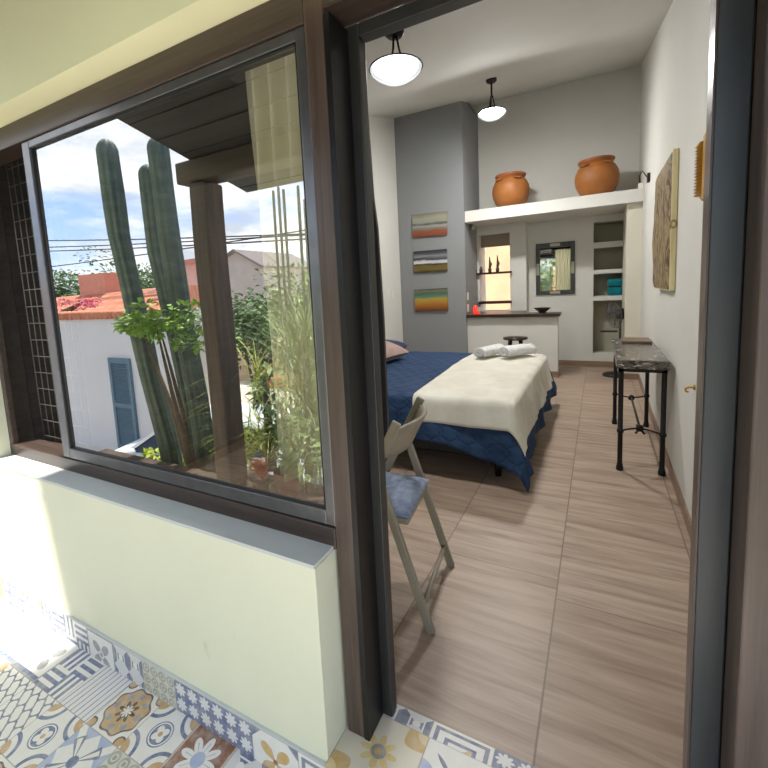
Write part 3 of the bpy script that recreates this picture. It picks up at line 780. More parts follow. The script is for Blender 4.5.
m = MB(); m.box(xw - 0.035, xw, 3.82, 4.82, 1.38, 2.385)
m.build('board', PALEWOOD, pn, bevel=0.004)['label'] = 'pale cut edge of the board'
m = MB()
m.lathe([(0.045, -0.012), (0.03, 0.004), (0.016, 0.0), (0.0, -0.006)], 16, (0, 0, 0), mat=Matrix.Translation((xw - 0.02, 3.82, 1.86)) @ Matrix.Rotation(PI / 2, 4, 'X') @ Matrix.Scale(0.6, 4, (1, 0, 0)))
m.build('knot', DRIFT, pn)
GOLD = M('antique_gold', srgb(196, 150, 52), 0.35, 0.6, 0.2, 40)
fr = thing('gilded_ornament', (XR(2.76) - 0.006, 2.76, 1.85), 'gold spiky ornament on right wall close to the door frame', 'wall art')
x_ = XR(2.76) - 0.002
MB().box(x_ - 0.03, x_, 2.69, 2.755, 1.86, 2.18).box(x_ - 0.012, x_, 2.755, 2.91, 1.89, 2.17).build('frame', GOLD, fr, bevel=0.006)
m = MB()
for i in range(7):
    for j in range(16):
        y = 2.77 + i * 0.02; zz = 1.905 + j * 0.0165
        m.add([(x_ - 0.010, y - 0.006, zz - 0.006), (x_ - 0.010, y + 0.006, zz - 0.006), (x_ - 0.010, y, zz + 0.007), (x_ - 0.045, y, zz)], [(0, 1, 3), (1, 2, 3), (2, 0, 3)])
m.build('spikes', GOLD, fr)
m = MB(); m.tube([(XR(2.93), 2.93, 0.86), (XR(2.93) - 0.03, 2.93, 0.86), (XR(2.93) - 0.045, 2.93, 0.85), (XR(2.93) - 0.042, 2.93, 0.835), (XR(2.93) - 0.03, 2.93, 0.832)], 0.006, 8).lathe([(0, 0), (0.016, 0.0), (0.014, 0.008), (0.0, 0.01)], 12, mat=Matrix.Translation((XR(2.93), 2.93, 0.86)) @ Matrix.Rotation(-PI / 2, 4, 'Y'))
tag(m.build('wall_hook', GOLD), 'small brass hook low on right wall by the door frame', 'hook')
tag(MB().box(XR(4.05) - 0.008, XR(4.05), 4.0, 4.09, 0.28, 0.42).build('power_outlet', WHITEP, bevel=0.003), 'white power outlet on right wall behind console table leg', 'outlet')
# white box and cable on the ledge end
cb = thing('cable_box', (0.5, 7.16, 2.695), 'small white cable box on the ledge end by right wall', 'device')
MB().box(0.47, 0.53, 7.12, 7.17, 2.695, 2.77).build('box', WHITEP, cb, bevel=0.004)
MB().tube([(0.49, 7.14, 2.77), (0.48, 7.1, 2.86), (0.5, 6.9, 2.88), (XR(6.3) - 0.02, 6.3, 2.68)], 0.006, 8).build('cable', BLACK, cb)
tag(MB().box(XR(6.15) - 0.03, XR(6.15), 6.1, 6.19, 2.59, 2.69).build('wall_socket', BLACK, bevel=0.004), 'black plug on upper right wall above the carved panel', 'socket')

# ================================================================== LEDGE POTS
def clay_pot(x, y, z, k, label, lean=0.0, squash=1.0):
    t = thing('clay_pot', (x, y, z), label, 'pot')
    prof = [(0.0, 0.0), (0.15, 0.0), (0.185, 0.015), (0.245, 0.09), (0.288, 0.19), (0.3, 0.28), (0.288, 0.365), (0.25, 0.44), (0.215, 0.475)]
    rim = [(0.215, 0.473), (0.222, 0.49), (0.24, 0.51), (0.25, 0.53), (0.245, 0.545), (0.225, 0.548), (0.2, 0.54), (0.19, 0.50), (0.19, 0.44), (0.0, 0.42)]
    rot = Matrix.Rotation(lean, 4, 'Y')
    sc = Matrix.Diagonal((k, k, k * squash, 1))
    MB().lathe([(r, h) for r, h in prof], 40, (x, y, z), mat=rot @ sc).build('body', TERRA, t)
    MB().lathe([(r, h) for r, h in rim], 40, (x, y, z), mat=rot @ sc).build('rim', TERRAD, t)
    for a in (-0.95, -2.2, 1.3):
        c, s_ = math.cos(a), math.sin(a); pts = []
        for i in range(9):
            q_ = PI * i / 8; w = 0.055 * math.cos(q_); o_ = 0.238 + 0.05 * math.sin(q_)
            pts.append((rot @ sc @ Vector((o_ * c - w * s_, o_ * s_ + w * c, 0.462 - 0.015 * math.sin(q_)))) + Vector((x, y, z)))
        MB().tube(pts, 0.014 * k, 8).build('handle', TERRA, t)
    return t
clay_pot(-1.27, 7.42, 2.695, 0.97, 'left clay pot on the white ledge, the smaller one', 0.0)
clay_pot(-0.03, 7.42, 2.695, 0.99, 'right clay pot on the white ledge, the wider one', -0.03)

# ================================================================== PAINTINGS ON THE GREY WALL
def painting(x0, x1, z0, z1, stops, label, seed, tilt=0.0):
    m, nt, b = new_mat('painted_canvas')
    sep = nt.nodes.new('ShaderNodeSeparateXYZ'); nt.links.new(obj_co(nt), sep.inputs[0])
    zz = (N(nt, sep.outputs[2])) / (z1 - z0)
    f = tex_noise(nt, mapping(nt, obj_co(nt), (1.6, 1, 9), (0, 0, 0), (seed, 0, 0)), 2.0, 5, 0.6)
    g = (zz + (N(nt, f) - 0.5) * 0.22).clamp()
    nt.links.new(ramp(nt, g, stops), b.inputs['Base Color']); b.inputs['Roughness'].default_value = 0.55
    bump(nt, b, f, 0.3, 0.004)
    o = MB().box(x0, x1, 7.018, 7.056, z0, z1).build('painting', m, bevel=0.003); o.rotation_euler = (0, tilt, 0)
    return tag(o, label, 'painting', 'canvases on the grey wall')
painting(-2.85, -2.235, 2.35, 2.735, [(0.0, srgb(120, 60, 36)), (0.22, srgb(140, 74, 44)), (0.3, srgb(110, 104, 98)), (0.45, srgb(150, 148, 140)), (0.55, srgb(70, 70, 68)), (0.6, srgb(140, 142, 130)), (0.8, srgb(150, 148, 128)), (1.0, srgb(110, 108, 98))], 'grey and rust painting, topmost on the grey wall', 3.0, 0.03)
painting(-2.845, -2.25, 1.748, 2.115, [(0.0, srgb(48, 40, 22)), (0.12, srgb(110, 92, 36)), (0.3, srgb(96, 84, 34)), (0.36, srgb(24, 24, 24)), (0.42, srgb(200, 200, 200)), (0.52, srgb(190, 190, 192)), (0.58, srgb(34, 36, 40)), (0.75, srgb(130, 132, 138)), (0.86, srgb(70, 74, 78)), (1.0, srgb(26, 28, 30))], 'black and white stormy painting between two others on grey wall', 8.0, 0.01)
painting(-2.85, -2.255, 1.075, 1.46, [(0.0, srgb(84, 52, 22)), (0.2, srgb(150, 88, 26)), (0.4, srgb(176, 124, 40)), (0.55, srgb(168, 150, 70)), (0.66, srgb(96, 128, 96)), (0.8, srgb(52, 96, 92)), (0.9, srgb(120, 110, 70)), (1.0, srgb(40, 66, 76))], 'orange and teal painting, lowest on the grey wall', 14.0, -0.01)

# ================================================================== COUNTER, MIRROR, NOOK
tag(MB().box(-1.945, -0.51, 7.03, 7.4, 0.952, 1.0).box(-1.945, -1.1, 7.4, 7.84, 0.952, 1.0).build('worktop', DARKWOOD, bevel=0.006), 'dark brown wooden worktop on the white half wall', 'worktop')
mr = thing('mirror', (-0.665, YB - 0.01, 1.25), 'rectangular mirror in dark frame on the nook wall', 'mirror')
MX0, MX1, MZ0, MZ1 = -0.972, -0.352, 1.255, 2.145
MB().box(MX0, MX0 + 0.07, YB - 0.035, YB, MZ0, MZ1).box(MX1 - 0.07, MX1, YB - 0.035, YB, MZ0, MZ1).box(MX0 + 0.07, MX1 - 0.07, YB - 0.035, YB, MZ0, MZ0 + 0.075).box(MX0 + 0.07, MX1 - 0.07, YB - 0.035, YB, MZ1 - 0.09, MZ1).build('frame', M('dark_grey_frame', srgb(62, 64, 62), 0.4, 0.2), mr, bevel=0.004)
MIRR, nt, b = new_mat('mirror_silver'); b.inputs['Metallic'].default_value = 1; b.inputs['Roughness'].default_value = 0.01; b.inputs['Base Color'].default_value = (0.9, 0.91, 0.9, 1)
MB().box(MX0 + 0.065, MX1 - 0.065, YB - 0.02, YB - 0.004, MZ0 + 0.07, MZ1 - 0.085).build('mirror_glass', MIRR, mr)
SILV = M('silver_inlay', srgb(160, 158, 140), 0.35, 0.3)
xc = (MX0 + MX1) / 2; zc = (MZ0 + MZ1) / 2
for bx in ((xc - 0.08, xc + 0.08, MZ0 + 0.012, MZ0 + 0.06), (xc - 0.08, xc + 0.08, MZ1 - 0.065, MZ1 - 0.015), (MX0 + 0.008, MX0 + 0.058, zc - 0.1, zc + 0.1), (MX1 - 0.058, MX1 - 0.008, zc - 0.1, zc + 0.1)):
    MB().box(bx[0], bx[1], YB - 0.04, YB - 0.034, bx[2], bx[3]).build('inlay', SILV, mr)
tag(MB().box(-1.96, -1.335, 7.76, 7.98, 1.665, 1.70).build('window_shelf', DARKWOOD, bevel=0.004), 'dark wooden shelf holding small cactus pots across the opening', 'shelf')
tag(MB().box(-1.93, -1.345, 7.80, 7.96, 1.135, 1.185).build('window_rail', DARKWOOD, bevel=0.004), 'dark wooden rail across the opening just above the worktop', 'rail')
CGREEN = M('dusty_cactus_green', srgb(72, 78, 60), 0.7, 0, 0.2, 30)
DARKPOT = M('dark_little_pot', srgb(70, 58, 50), 0.6)
for x, hh, lab in ((-1.725, 0.22, 'little cactus pot at the middle of the window shelf'), (-1.59, 0.24, 'little cactus pot nearest the right end of the window shelf'), (-1.885, 0.07, 'tiny cactus pot at the left end of the window shelf')):
    t = thing('cactus_pot', (x, 7.87, 1.70), lab, 'potted cactus', 'cactus pots on the window shelf')
    MB().lathe([(0.0, 1.70), (0.026, 1.70), (0.036, 1.765), (0.03, 1.765), (0.0, 1.758)], 16, (x, 7.87, 0)).build('pot', DARKPOT, t)
    m = MB().tube([(x, 7.87, 1.755), (x + 0.004, 7.87, 1.755 + hh * 0.5), (x - 0.002, 7.87, 1.755 + hh)], [0.024, 0.02, 0.006], 9)
    if hh > 0.1: m.tube([(x, 7.87, 1.80), (x + 0.03, 7.87, 1.83), (x + 0.03, 7.87, 1.88)], [0.012, 0.012, 0.005], 8)
    m.build('cactus', CGREEN, t)
RED = emis('red_glass_glow', (1.0, 0.05, 0.02, 1), 0.7, (0.7, 0.02, 0.02, 1))
t = thing('red_lantern', (-1.80, 7.2, 1.0), 'small glowing red glass lantern on the worktop by the grey wall', 'lantern')
MB().lathe([(0.0, 1.0), (0.036, 1.0), (0.042, 1.05), (0.036, 1.11), (0.02, 1.15), (0.0, 1.155)], 16, (-1.83, 7.2, 0)).build('glass', RED, t)
MB().lathe([(0.0, 0.0), (0.02, 0.0), (0.022, 0.02), (0.0, 0.03)], 12, (-1.765, 7.19, 1.0)).build('candle', RED, t)
m = MB()
m.lathe([(0.0, 1.0), (0.045, 1.0), (0.05, 1.012), (0.11, 1.075), (0.113, 1.082), (0.105, 1.08), (0.045, 1.025), (0.0, 1.02)], 8, (-0.775, 7.2, 0), smooth=False, fn=lambda q_, z_: 1 + 0.12 * math.cos(q_ * 4) * (z_ > 1.03))
tag(m.build('bowl', M('dark_bronze_bowl', srgb(72, 64, 54), 0.4, 0.3)), 'small dark faceted bowl near the right end of the worktop', 'bowl')
# stool
st = thing('stool', (-1.08, 6.55, 0), 'round dark wooden stool between the bed and the counter', 'stool')
MB().lathe([(0.0, 0.655), (0.14, 0.655), (0.172, 0.66), (0.178, 0.675), (0.172, 0.69), (0.0, 0.70)], 32, (-1.08, 6.55, 0)).build('seat', DARKWOOD, st)
for k in range(4):
    a = PI / 4 + k * PI / 2 + 0.3
    MB().tube([(-1.08 + 0.19 * math.cos(a), 6.55 + 0.19 * math.sin(a), 0.0), (-1.08 + 0.1 * math.cos(a), 6.55 + 0.1 * math.sin(a), 0.66)], [0.016, 0.02], 10).build('leg', DARKWOOD, st)
m = MB(); pts = [(-1.08 + 0.145 * math.cos(i * PI / 12), 6.55 + 0.145 * math.sin(i * PI / 12), 0.32) for i in range(25)]
m.tube(pts, 0.01, 8).build('foot_ring', DARKWOOD, st)
# spot lamp and switches on the grey side wall
t = thing('spot_lamp', (-1.945, 7.4, 2.46), 'small silver spot lamp under the ledge on grey wall', 'lamp')
MB().tube([(-1.945, 7.4, 2.48), (-1.90, 7.39, 2.47)], 0.016, 10).build('arm', SILV, t)
MB().tube([(-1.93, 7.40, 2.50), (-1.87, 7.36, 2.45)], [0.03, 0.042], 14).build('head', SILV, t)
for z_, lab in ((1.24, 'white light switch on grey side wall, the upper one'), (1.04, 'white socket plate on grey side wall, just above the worktop level')):
    tag(MB().box(-1.944, -1.935, 7.02 + 0.09, 7.02 + 0.17, z_, z_ + 0.13).build('wall_switch', WHITEP, bevel=0.002), lab, 'switch')
tag(MB().box(XL, XL + 0.01, 6.62, 6.70, 1.33, 1.47).build('wall_switch', WHITEP, bevel=0.002), 'white light switch on the left wall above the bed', 'switch')
# folded teal towels in the niche
for i, (z0_, h_) in enumerate(((1.2, 0.14), (1.345, 0.13))):
    m = MB(); m.box(0.13, 0.355, YB + 0.015, YB + 0.3, z0_, z0_ + h_)
    tag(m.build('folded_towel', TEAL, bevel=0.04), ('teal folded towel in the niche, lower of the two', 'teal folded towel in the niche, upper of the two')[i], 'towel', 'teal towels in the niche')

# ================================================================== PEDESTAL FAN
FX, FY, FZ = 0.215, 7.42, 0.93
fan = thing('pedestal_fan', (FX + 0.05, FY, 0), 'black pedestal fan with chrome guard in front of the niche', 'fan')
MB().lathe([(0.0, 0.0), (0.18, 0.0), (0.18, 0.02), (0.15, 0.04), (0.03, 0.055), (0.0, 0.06)], 32, (FX + 0.03, FY, 0)).build('base', BLACK, fan)
MB().tube([(FX + 0.08, FY, 0.05), (FX + 0.08, FY, FZ - 0.08)], 0.014, 12).build('pole', BLACK, fan)
fd = Vector((-0.88, -0.46, -0.12)).normalized()
fm = Matrix.Translation((FX, FY, FZ)) @ fd.to_track_quat('Z', 'Y').to_matrix().to_4x4()
MB().lathe([(0.0, -0.2), (0.06, -0.19), (0.085, -0.14), (0.085, -0.08), (0.06, -0.045), (0.0, -0.04)], 20, mat=fm).build('motor', BLACK, fan)
CHR = M('chrome_wire', srgb(120, 120, 118), 0.3, 0.8)
m = MB()
for rr, zz in ((0.195, 0.0), (0.16, 0.03), (0.16, -0.03), (0.10, 0.045), (0.05, 0.05)):
    m.tube([fm @ Vector((rr * math.cos(i * PI / 18), rr * math.sin(i * PI / 18), zz)) for i in range(37)], 0.003 if rr < 0.19 else 0.006, 6)
for k in range(24):
    a = k * PI / 12
    m.tube([fm @ Vector((rr * math.cos(a), rr * math.sin(a), zz)) for rr, zz in ((0.03, 0.052), (0.10, 0.047), (0.16, 0.032), (0.195, 0.0), (0.16, -0.032), (0.07, -0.045))], 0.002, 5)
m.build('guard', CHR, fan)
for k in range(3):
    a = k * 2 * PI / 3 + 0.4
    def bf(u, v, a=a):
        r = 0.03 + u * 0.135; w = (v - 0.5) * (0.04 + 0.055 * math.sin(u * PI * 0.75))
        return fm @ Vector((r * math.cos(a) - w * math.sin(a), r * math.sin(a) + w * math.cos(a), 0.25 * w))
    MB().grid(bf, 8, 6).build('blade', M('smoky_blade', srgb(84, 84, 84), 0.4), fan, solid=0.003)
MB().box(0.03, 0.26, FY - 0.05, FY + 0.03, 0.675, 0.695).build('control_tray', BLACK, fan, bevel=0.004)

# ================================================================== BEHIND THE WINDOW
def curtain_mat():
    m, nt, b = new_mat('sheer_cream_curtain')
    out = nt.nodes['Material Output']
    b.inputs['Base Color'].default_value = srgb(238, 234, 206); b.inputs['Roughness'].default_value = 0.9
    tl = nt.nodes.new('ShaderNodeBsdfTranslucent'); tl.inputs[0].default_value = srgb(240, 236, 208)
    mx = nt.nodes.new('ShaderNodeMixShader'); mx.inputs[0].default_value = 0.45
    nt.links.new(b.outputs[0], mx.inputs[1]); nt.links.new(tl.outputs[0], mx.inputs[2]); nt.links.new(mx.outputs[0], out.inputs[0])
    bump(nt, b, tex_noise(nt, mapping(nt, pos_co(nt), (40, 40, 2)), 2, 4), 0.2, 0.004)
    return m
CURT = curtain_mat()
def cfn(u, v):
    z_ = 2.45 - v * 1.72
    sp = 1.0 - 0.12 * math.sin(v * PI * 0.8)
    x = -1.21 + 0.46 * u * sp + (0.02 * v)
    y = 1.335 + 0.035 * math.sin(u * 2 * PI * 5.5 + 0.6 * math.sin(v * 3)) + 0.012 * noise.noise(Vector((u * 9, v * 3, 2)))
    return (x, y, z_)
tag(MB().grid(cfn, 110, 40).build('curtain', CURT), 'sheer cream curtain hanging behind the right end of the window', 'curtain')
DPLANK, nt, b = new_mat('shade_planks')  # near-black, so the added screen reads as unlit room
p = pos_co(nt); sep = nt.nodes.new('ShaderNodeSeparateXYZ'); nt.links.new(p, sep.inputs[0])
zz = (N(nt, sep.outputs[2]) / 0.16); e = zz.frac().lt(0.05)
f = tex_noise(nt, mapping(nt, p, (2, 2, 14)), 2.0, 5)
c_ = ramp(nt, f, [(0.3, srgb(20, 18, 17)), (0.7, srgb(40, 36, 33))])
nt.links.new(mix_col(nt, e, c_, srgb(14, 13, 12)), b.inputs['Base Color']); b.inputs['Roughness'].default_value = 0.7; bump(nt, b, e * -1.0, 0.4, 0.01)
tag(MB().box(XL + 0.002, XL + 0.05, 1.256, 4.0, 0.1, 2.76).build('shade_screen', DPLANK), 'dark plank screen added for the darkness seen through the window', 'screen')  # added backing that keeps the room behind the glass dark
struct(MB().box(XL, XL + 0.05, 1.112, 1.254, 0.67, 2.355).build('shade_strip', ROOFWOOD), 'dark strip added over the wall at the open left end of window')  # added to cover the lit wall inside the open pane
m = MB(); gx = [-2.855 + i * 0.062 for i in range(9)]; gz = [0.75 + i * 0.0937 for i in range(17)]
for x in gx: m.tube([(x, 1.215, 0.74), (x, 1.215, 2.27)], 0.0026, 5)
for z_ in gz: m.tube([(-2.86, 1.215, z_), (-2.35, 1.215, z_)], 0.0026, 5)
tag(m.build('wire_grille', M('galvanised_wire', srgb(112, 108, 102), 0.4, 0.5)), 'square wire grille behind the open left end of window', 'grille')
struct(MB().box(-2.94, -0.745, 1.19, 1.25, 0.60, 0.70).build('trim_inner_sill', BROWNX))

# ================================================================== THE GARDEN AND STREET IN FRONT OF THE HOUSE (seen in the window)
GZ = -1.95
struct(MB().box(-60, 40, -60, -1.3, GZ - 0.3, GZ).build('ground_street', M('pale_dusty_street', srgb(206, 196, 182), 0.9, 0, 0.12, 1.5)))
struct(MB().box(-4.7, -1.9, -1.05, -0.03, GZ - 0.1, -0.38).box(-4.6, -1.8, -0.30, -0.03, -0.4, -0.04).build('ground_planter', SOIL))
LEAF = M('bright_green_leaf', srgb(122, 158, 58), 0.55, 0, 0.35, 9)
LEAFD = M('mid_green_leaf', srgb(84, 116, 52), 0.6, 0, 0.35, 9)
LEAFG = M('grass_green_blade', srgb(116, 136, 78), 0.6, 0, 0.3, 9)
LEAFY = M('yellow_green_leaf', srgb(168, 180, 60), 0.6, 0, 0.3, 9)
TREEG = M('tree_green', srgb(88, 118, 62), 0.8, 0, 0.35, 3)
BARK = M('grey_bark', srgb(90, 76, 62), 0.9, 0, 0.3, 12)
CACT, nt, b = new_mat('blue_green_cactus')
f = tex_noise(nt, mapping(nt, pos_co(nt), (1, 1, 2.5)), 5, 5)
nt.links.new(ramp(nt, f, [(0.3, srgb(56, 69, 63)), (0.7, srgb(88, 101, 91))]), b.inputs['Base Color']); b.inputs['Roughness'].default_value = 0.6

def cactus_stem(mb, pts, r, ribs=9):
    pts = [Vector(p) for p in pts]; n = ribs * 4
    # resample
    dense = []
    for i in range(len(pts) - 1):
        for k in range(8): dense.append(pts[i].lerp(pts[i + 1], k / 8))
    e0, e1 = dense[-1], pts[-1]
    for q in (0.35, 0.6, 0.78, 0.9, 0.97, 1.0): dense.append(e1 + (e0 - e1).normalized() * r * 1.5 * (1 - q))
    dense = [p for i, p in enumerate(dense) if i == 0 or p.z > dense[i - 1].z - 1e-6]
    k = len(dense)
    vs = []
    for i, p in enumerate(dense):
        d = (dense[-1] - p).length
        rr = r * min(1, math.sqrt(max(0.0, 1 - (1 - min(d / (r * 1.5), 1)) ** 2)) + 0.02)
        rr *= 0.93 + 0.09 * noise.noise(p * 1.4)
        for j in range(n):
            q_ = 2 * PI * j / n
            f_ = 1 + 0.14 * math.cos(q_ * ribs)
            vs.append(p + Vector((rr * f_ * math.cos(q_), rr * f_ * math.sin(q_), 0)))
    fs = [(i * n + j, i * n + (j + 1) % n, (i + 1) * n + (j + 1) % n, (i + 1) * n + j) for i in range(k - 1) for j in range(n)]
    fs.append([(k - 1) * n + j for j in range(n)])
    mb.add(vs, fs, 0, True); return mb
yc = -0.58
def cact(name_label, stems, base, group=None):
    t = thing('columnar_cactus', base, name_label, 'cactus', group)
    for pts, r in stems: cactus_stem(MB(), pts, r).build('stem', CACT, t)
    return t
cact('tall leaning cactus left of the twin stems, reflected in the window', [([(-3.88, yc, -0.4), (-3.97, yc, 0.05), (-4.13, yc, 0.68), (-4.28, yc, 1.55), (-4.40, yc, 2.2), (-4.44, yc, 3.16)], 0.10)], (-3.88, yc, -0.4))
cact('twin-stemmed columnar cactus beside the timber post, reflected in the window', [
    ([(-3.60, yc - 0.1, -0.4), (-3.66, yc - 0.1, 0.29), (-3.80, yc - 0.1, 1.2), (-3.96, yc - 0.1, 2.0), (-3.97, yc - 0.1, 2.85)], 0.085),
    ([(-3.38, yc, -0.4), (-3.44, yc, 0.5), (-3.56, yc, 1.4), (-3.62, yc, 2.1), (-3.66, yc, 3.02)], 0.092)], (-3.5, yc, -0.4))
t = thing('columnar_cactus', (-3.9, -2.9, GZ), 'distant thin cactus group left part of the curtain reflection', 'cactus')
for x, zt in ((-4.17, 3.0), (-4.07, 3.04), (-3.98, 2.99)):
    cactus_stem(MB(), [(x - 0.1, -2.8, GZ), (x - 0.02, -2.8, 1.0), (x, -2.8, zt)], 0.02, 6).build('stem', CACT, t)
t['label'] = 'distant thin cactus trio above the palm bush, reflected in the window'
t = thing('columnar_cactus', (-3.6, -2.9, GZ), 'distant cactus pair at the right of the thin trio, reflected in window', 'cactus')
for x, zt in ((-3.72, 3.0), (-3.62, 2.8)):
    cactus_stem(MB(), [(x - 0.05, -2.8, GZ), (x - 0.02, -2.8, 1.0), (x, -2.8, zt)], 0.022, 6).build('stem', CACT, t)

def leaf_quads(mb, c, d, L, w, rnd, bend=0.3):
    d = Vector(d).normalized(); s = d.cross(Vector((rnd.uniform(-.4, .4), rnd.uniform(-.4, .4), 1))).normalized(); up_ = s.cross(d)
    a = Vector(c); mid = a + d * L * 0.5 + up_ * L * 0.08; tip = a + d * L - up_ * L * bend * 0.4
    mb.add([a, mid + s * w * 0.5, tip, mid - s * w * 0.5], [(0, 1, 2, 3)])
def bushy(name, base, crown_c, rad_, n, L, w, mat, label, cat, seed, stems=5, group=None, stem_mat=None, hgt=None):
    rnd = random.Random(seed); t = thing(name, base, label, cat, group)
    m = MB()
    cs = [Vector((rnd.gauss(0, 0.45) * rad_[0], rnd.gauss(0, 0.45) * rad_[1], rnd.gauss(0, 0.4) * rad_[2])) for _ in range(max(6, n // 60))]
    for i in range(n):
        c0 = rnd.choice(cs); v = Vector((rnd.gauss(0, 1), rnd.gauss(0, 1), rnd.gauss(0, 1))).normalized()
        p = Vector(crown_c) + c0 + Vector((v.x * rad_[0], v.y * rad_[1], v.z * rad_[2])) * 0.36 * rnd.random() ** 0.4
        leaf_quads(m, p, (v.x + rnd.uniform(-.5, .5), v.y + rnd.uniform(-.5, .5), v.z * 0.6 + rnd.uniform(-.3, .3)), L * rnd.uniform(0.7, 1.3), w * rnd.uniform(0.7, 1.3), rnd)
    m.build('foliage', mat, t, recalc=False)
    m = MB()
    for i in range(stems):
        e = Vector(crown_c) + rnd.choice(cs) * 0.7
        b0 = Vector(base) + Vector((rnd.uniform(-.05, .05), rnd.uniform(-.05, .05), 0)) * rad_[0]
        m.tube([b0, b0.lerp(e, 0.5) + Vector((rnd.uniform(-.1, .1), rnd.uniform(-.1, .1), 0)) * rad_[0], e], [0.035 * rad_[0] + 0.004, 0.025 * rad_[0] + 0.003, 0.006], 7)
    m.build('stem', stem_mat or BARK, t)
    return t
# leafy vine reaching past the cacti
bushy('climbing_shrub', (-3.2, -0.32, -0.35), (-3.60, -0.30, 1.28), (0.80, 0.14, 0.2), 900, 0.062, 0.05, LEAF, 'bright green leafy branch crossing the cacti, reflected in the window', 'shrub', 4, 3)
bushy('ground_shrub', (-4.4, -0.72, -0.35), (-4.2, -0.75, -0.32), (0.5, 0.3, 0.14), 420, 0.09, 0.05, LEAFY, 'low yellow-green shrub at the foot of the cacti, reflected in window', 'shrub', 9, 4)
bushy('ground_shrub', (-3.15, -0.72, -0.35), (-3.15, -0.75, -0.12), (0.3, 0.3, 0.3), 240, 0.09, 0.05, LEAFY, 'low green shrub between cactus and timber post, reflected in window', 'shrub', 10, 4)
# long-bladed palm-like bush
def blades(base, label, n, H, spread, seed, mat):
    rnd = random.Random(seed); t = thing('palm_bush', base, label, 'palm'); m = MB()
    for i in range(n):
        a = rnd.uniform(0, 2 * PI); el = rnd.uniform(0.35, 1.45); L = H * rnd.uniform(0.55, 1.05)
        p = Vector(base) + Vector((rnd.gauss(0, .1), rnd.gauss(0, .1), rnd.uniform(0, H * 0.65)))
        d = Vector((math.cos(a) * math.cos(el), math.sin(a) * math.cos(el), math.sin(el))); s = d.cross(Vector((0, 0, 1))).normalized() * 0.008
        pts = [p]; q_ = p.copy(); dd = d.copy()
        for k in range(6):
            q_ = q_ + dd * L / 10; dd = (dd + Vector((math.cos(a) * 0.10, math.sin(a) * 0.10, -0.17)) * spread).normalized(); pts.append(q_.copy())
        vs = []
        for k, q2 in enumerate(pts):
            w = s * (1 - k / 6.5); vs += [q2 - w, q2 + w]
        m.add(vs, [(2 * k, 2 * k + 1, 2 * k + 3, 2 * k + 2) for k in range(6)])
    m.build('foliage', mat, t, recalc=False)
    MB().tube([base, Vector(base) + Vector((0.02, 0, H * 0.65))], [0.06, 0.03], 8).build('stem', BARK, t)
blades((-2.55, -1.15, -0.35), 'tall feathery palm bush beside the timber post, reflected in the window', 420, 2.2, 1.0, 3, LEAFG)
blades((-3.05, -1.1, -0.35), 'yellowing grass clump right behind the timber post, reflected in window', 160, 1.6, 1.2, 8, LEAFY)
bushy('flowering_shrub', (-2.05, -0.4, -0.32), (-2.12, -0.38, 0.42), (0.42, 0.25, 0.5), 300, 0.085, 0.045, LEAFG, 'loose flowering shrub low at right of the window reflection', 'shrub', 21, 7)
# pots by the post
def flower_pot(x, y, z, r, h, label, mat, pl):
    t = thing('flower_pot', (x, y, z), label, 'flower pot', 'flower pots on the porch edge')
    MB().lathe([(0.0, z), (r * 0.7, z), (r, z + h), (r * 1.08, z + h), (r * 1.08, z + h * 0.85), (r * 0.9, z + h * 0.84), (0.0, z + h * 0.84)], 20, (x, y, 0)).build('pot', mat, t)
    rnd = random.Random(int(x * 100)); m = MB()
    for i in range(40):
        a = rnd.uniform(0, 2 * PI); leaf_quads(m, (x, y, z + h * 0.85 + rnd.random() * 0.12), (math.cos(a), math.sin(a), 0.9), 0.1, 0.04, rnd)
    m.build('plant', pl, t, recalc=False); return t
flower_pot(-2.02, -0.16, -0.04, 0.10, 0.24, 'dark clay pot right of the timber post, reflected in window', M('dark_clay', srgb(96, 66, 52), 0.7), LEAFD)
flower_pot(-2.28, -0.14, -0.04, 0.07, 0.14, 'small pot with reddish plant beside the timber post, reflected in window', DARKPOT, M('reddish_leaf', srgb(196, 120, 90), 0.6))

# white street house with blue shutter
WYF = -3.4
hs = thing('street_house', (-12, -6, GZ), 'white walled house with clay tile roof and blue shutter across the street', 'house')
HWALL = plaster('street_house_paint', srgb(208, 206, 202), 0.04)
MB().hexa([(-18, -8.0, GZ), (-11.9, -8.0, GZ), (-7.95, WYF, GZ), (-18, WYF, GZ), (-18, -8.0, 1.2), (-11.9, -8.0, 1.2), (-7.95, WYF, 1.2), (-18, WYF, 1.2)]).build('wall', HWALL, hs)
TILEROOF, nt, b = new_mat('clay_roof_tile')
sep = nt.nodes.new('ShaderNodeSeparateXYZ'); nt.links.new(pos_co(nt), sep.inputs[0])
f = tex_noise(nt, pos_co(nt), 4, 4)
row = ((N(nt, sep.outputs[1]) * 18.0).sin() * 0.5 + 0.5)
nt.links.new(mix_col(nt, row * 0.35, ramp(nt, f, [(0.3, srgb(182, 102, 68)), (0.7, srgb(214, 142, 104))]), srgb(120, 64, 44)), b.inputs['Base Color']); b.inputs['Roughness'].default_value = 0.8
m = MB()
for k in range(58):
    x = -18 + k * 0.175
    m.tube([(x, WYF + 0.08, 1.22), (x + 0.02, WYF - 0.22, 1.27)], [0.085, 0.075], 8)
m.build('tile_coping', TILEROOF, hs)
m = MB(); m.hexa([(-18, -7.9, 1.2), (-11.8, -7.9, 1.2), (-8.6, -4.1, 1.2), (-18, -4.1, 1.2), (-18, -7.8, 1.9), (-11.8, -7.8, 1.95), (-10.0, -5.6, 1.86), (-18, -5.6, 1.72)])
m.build('roof', TILEROOF, hs)
MB().box(-14.75, -13.35, -6.6, -5.6, 1.5, 2.42).build('brick_tank_house', M('salmon_brick', srgb(206, 142, 116), 0.8, 0, 0.12, 6), hs)
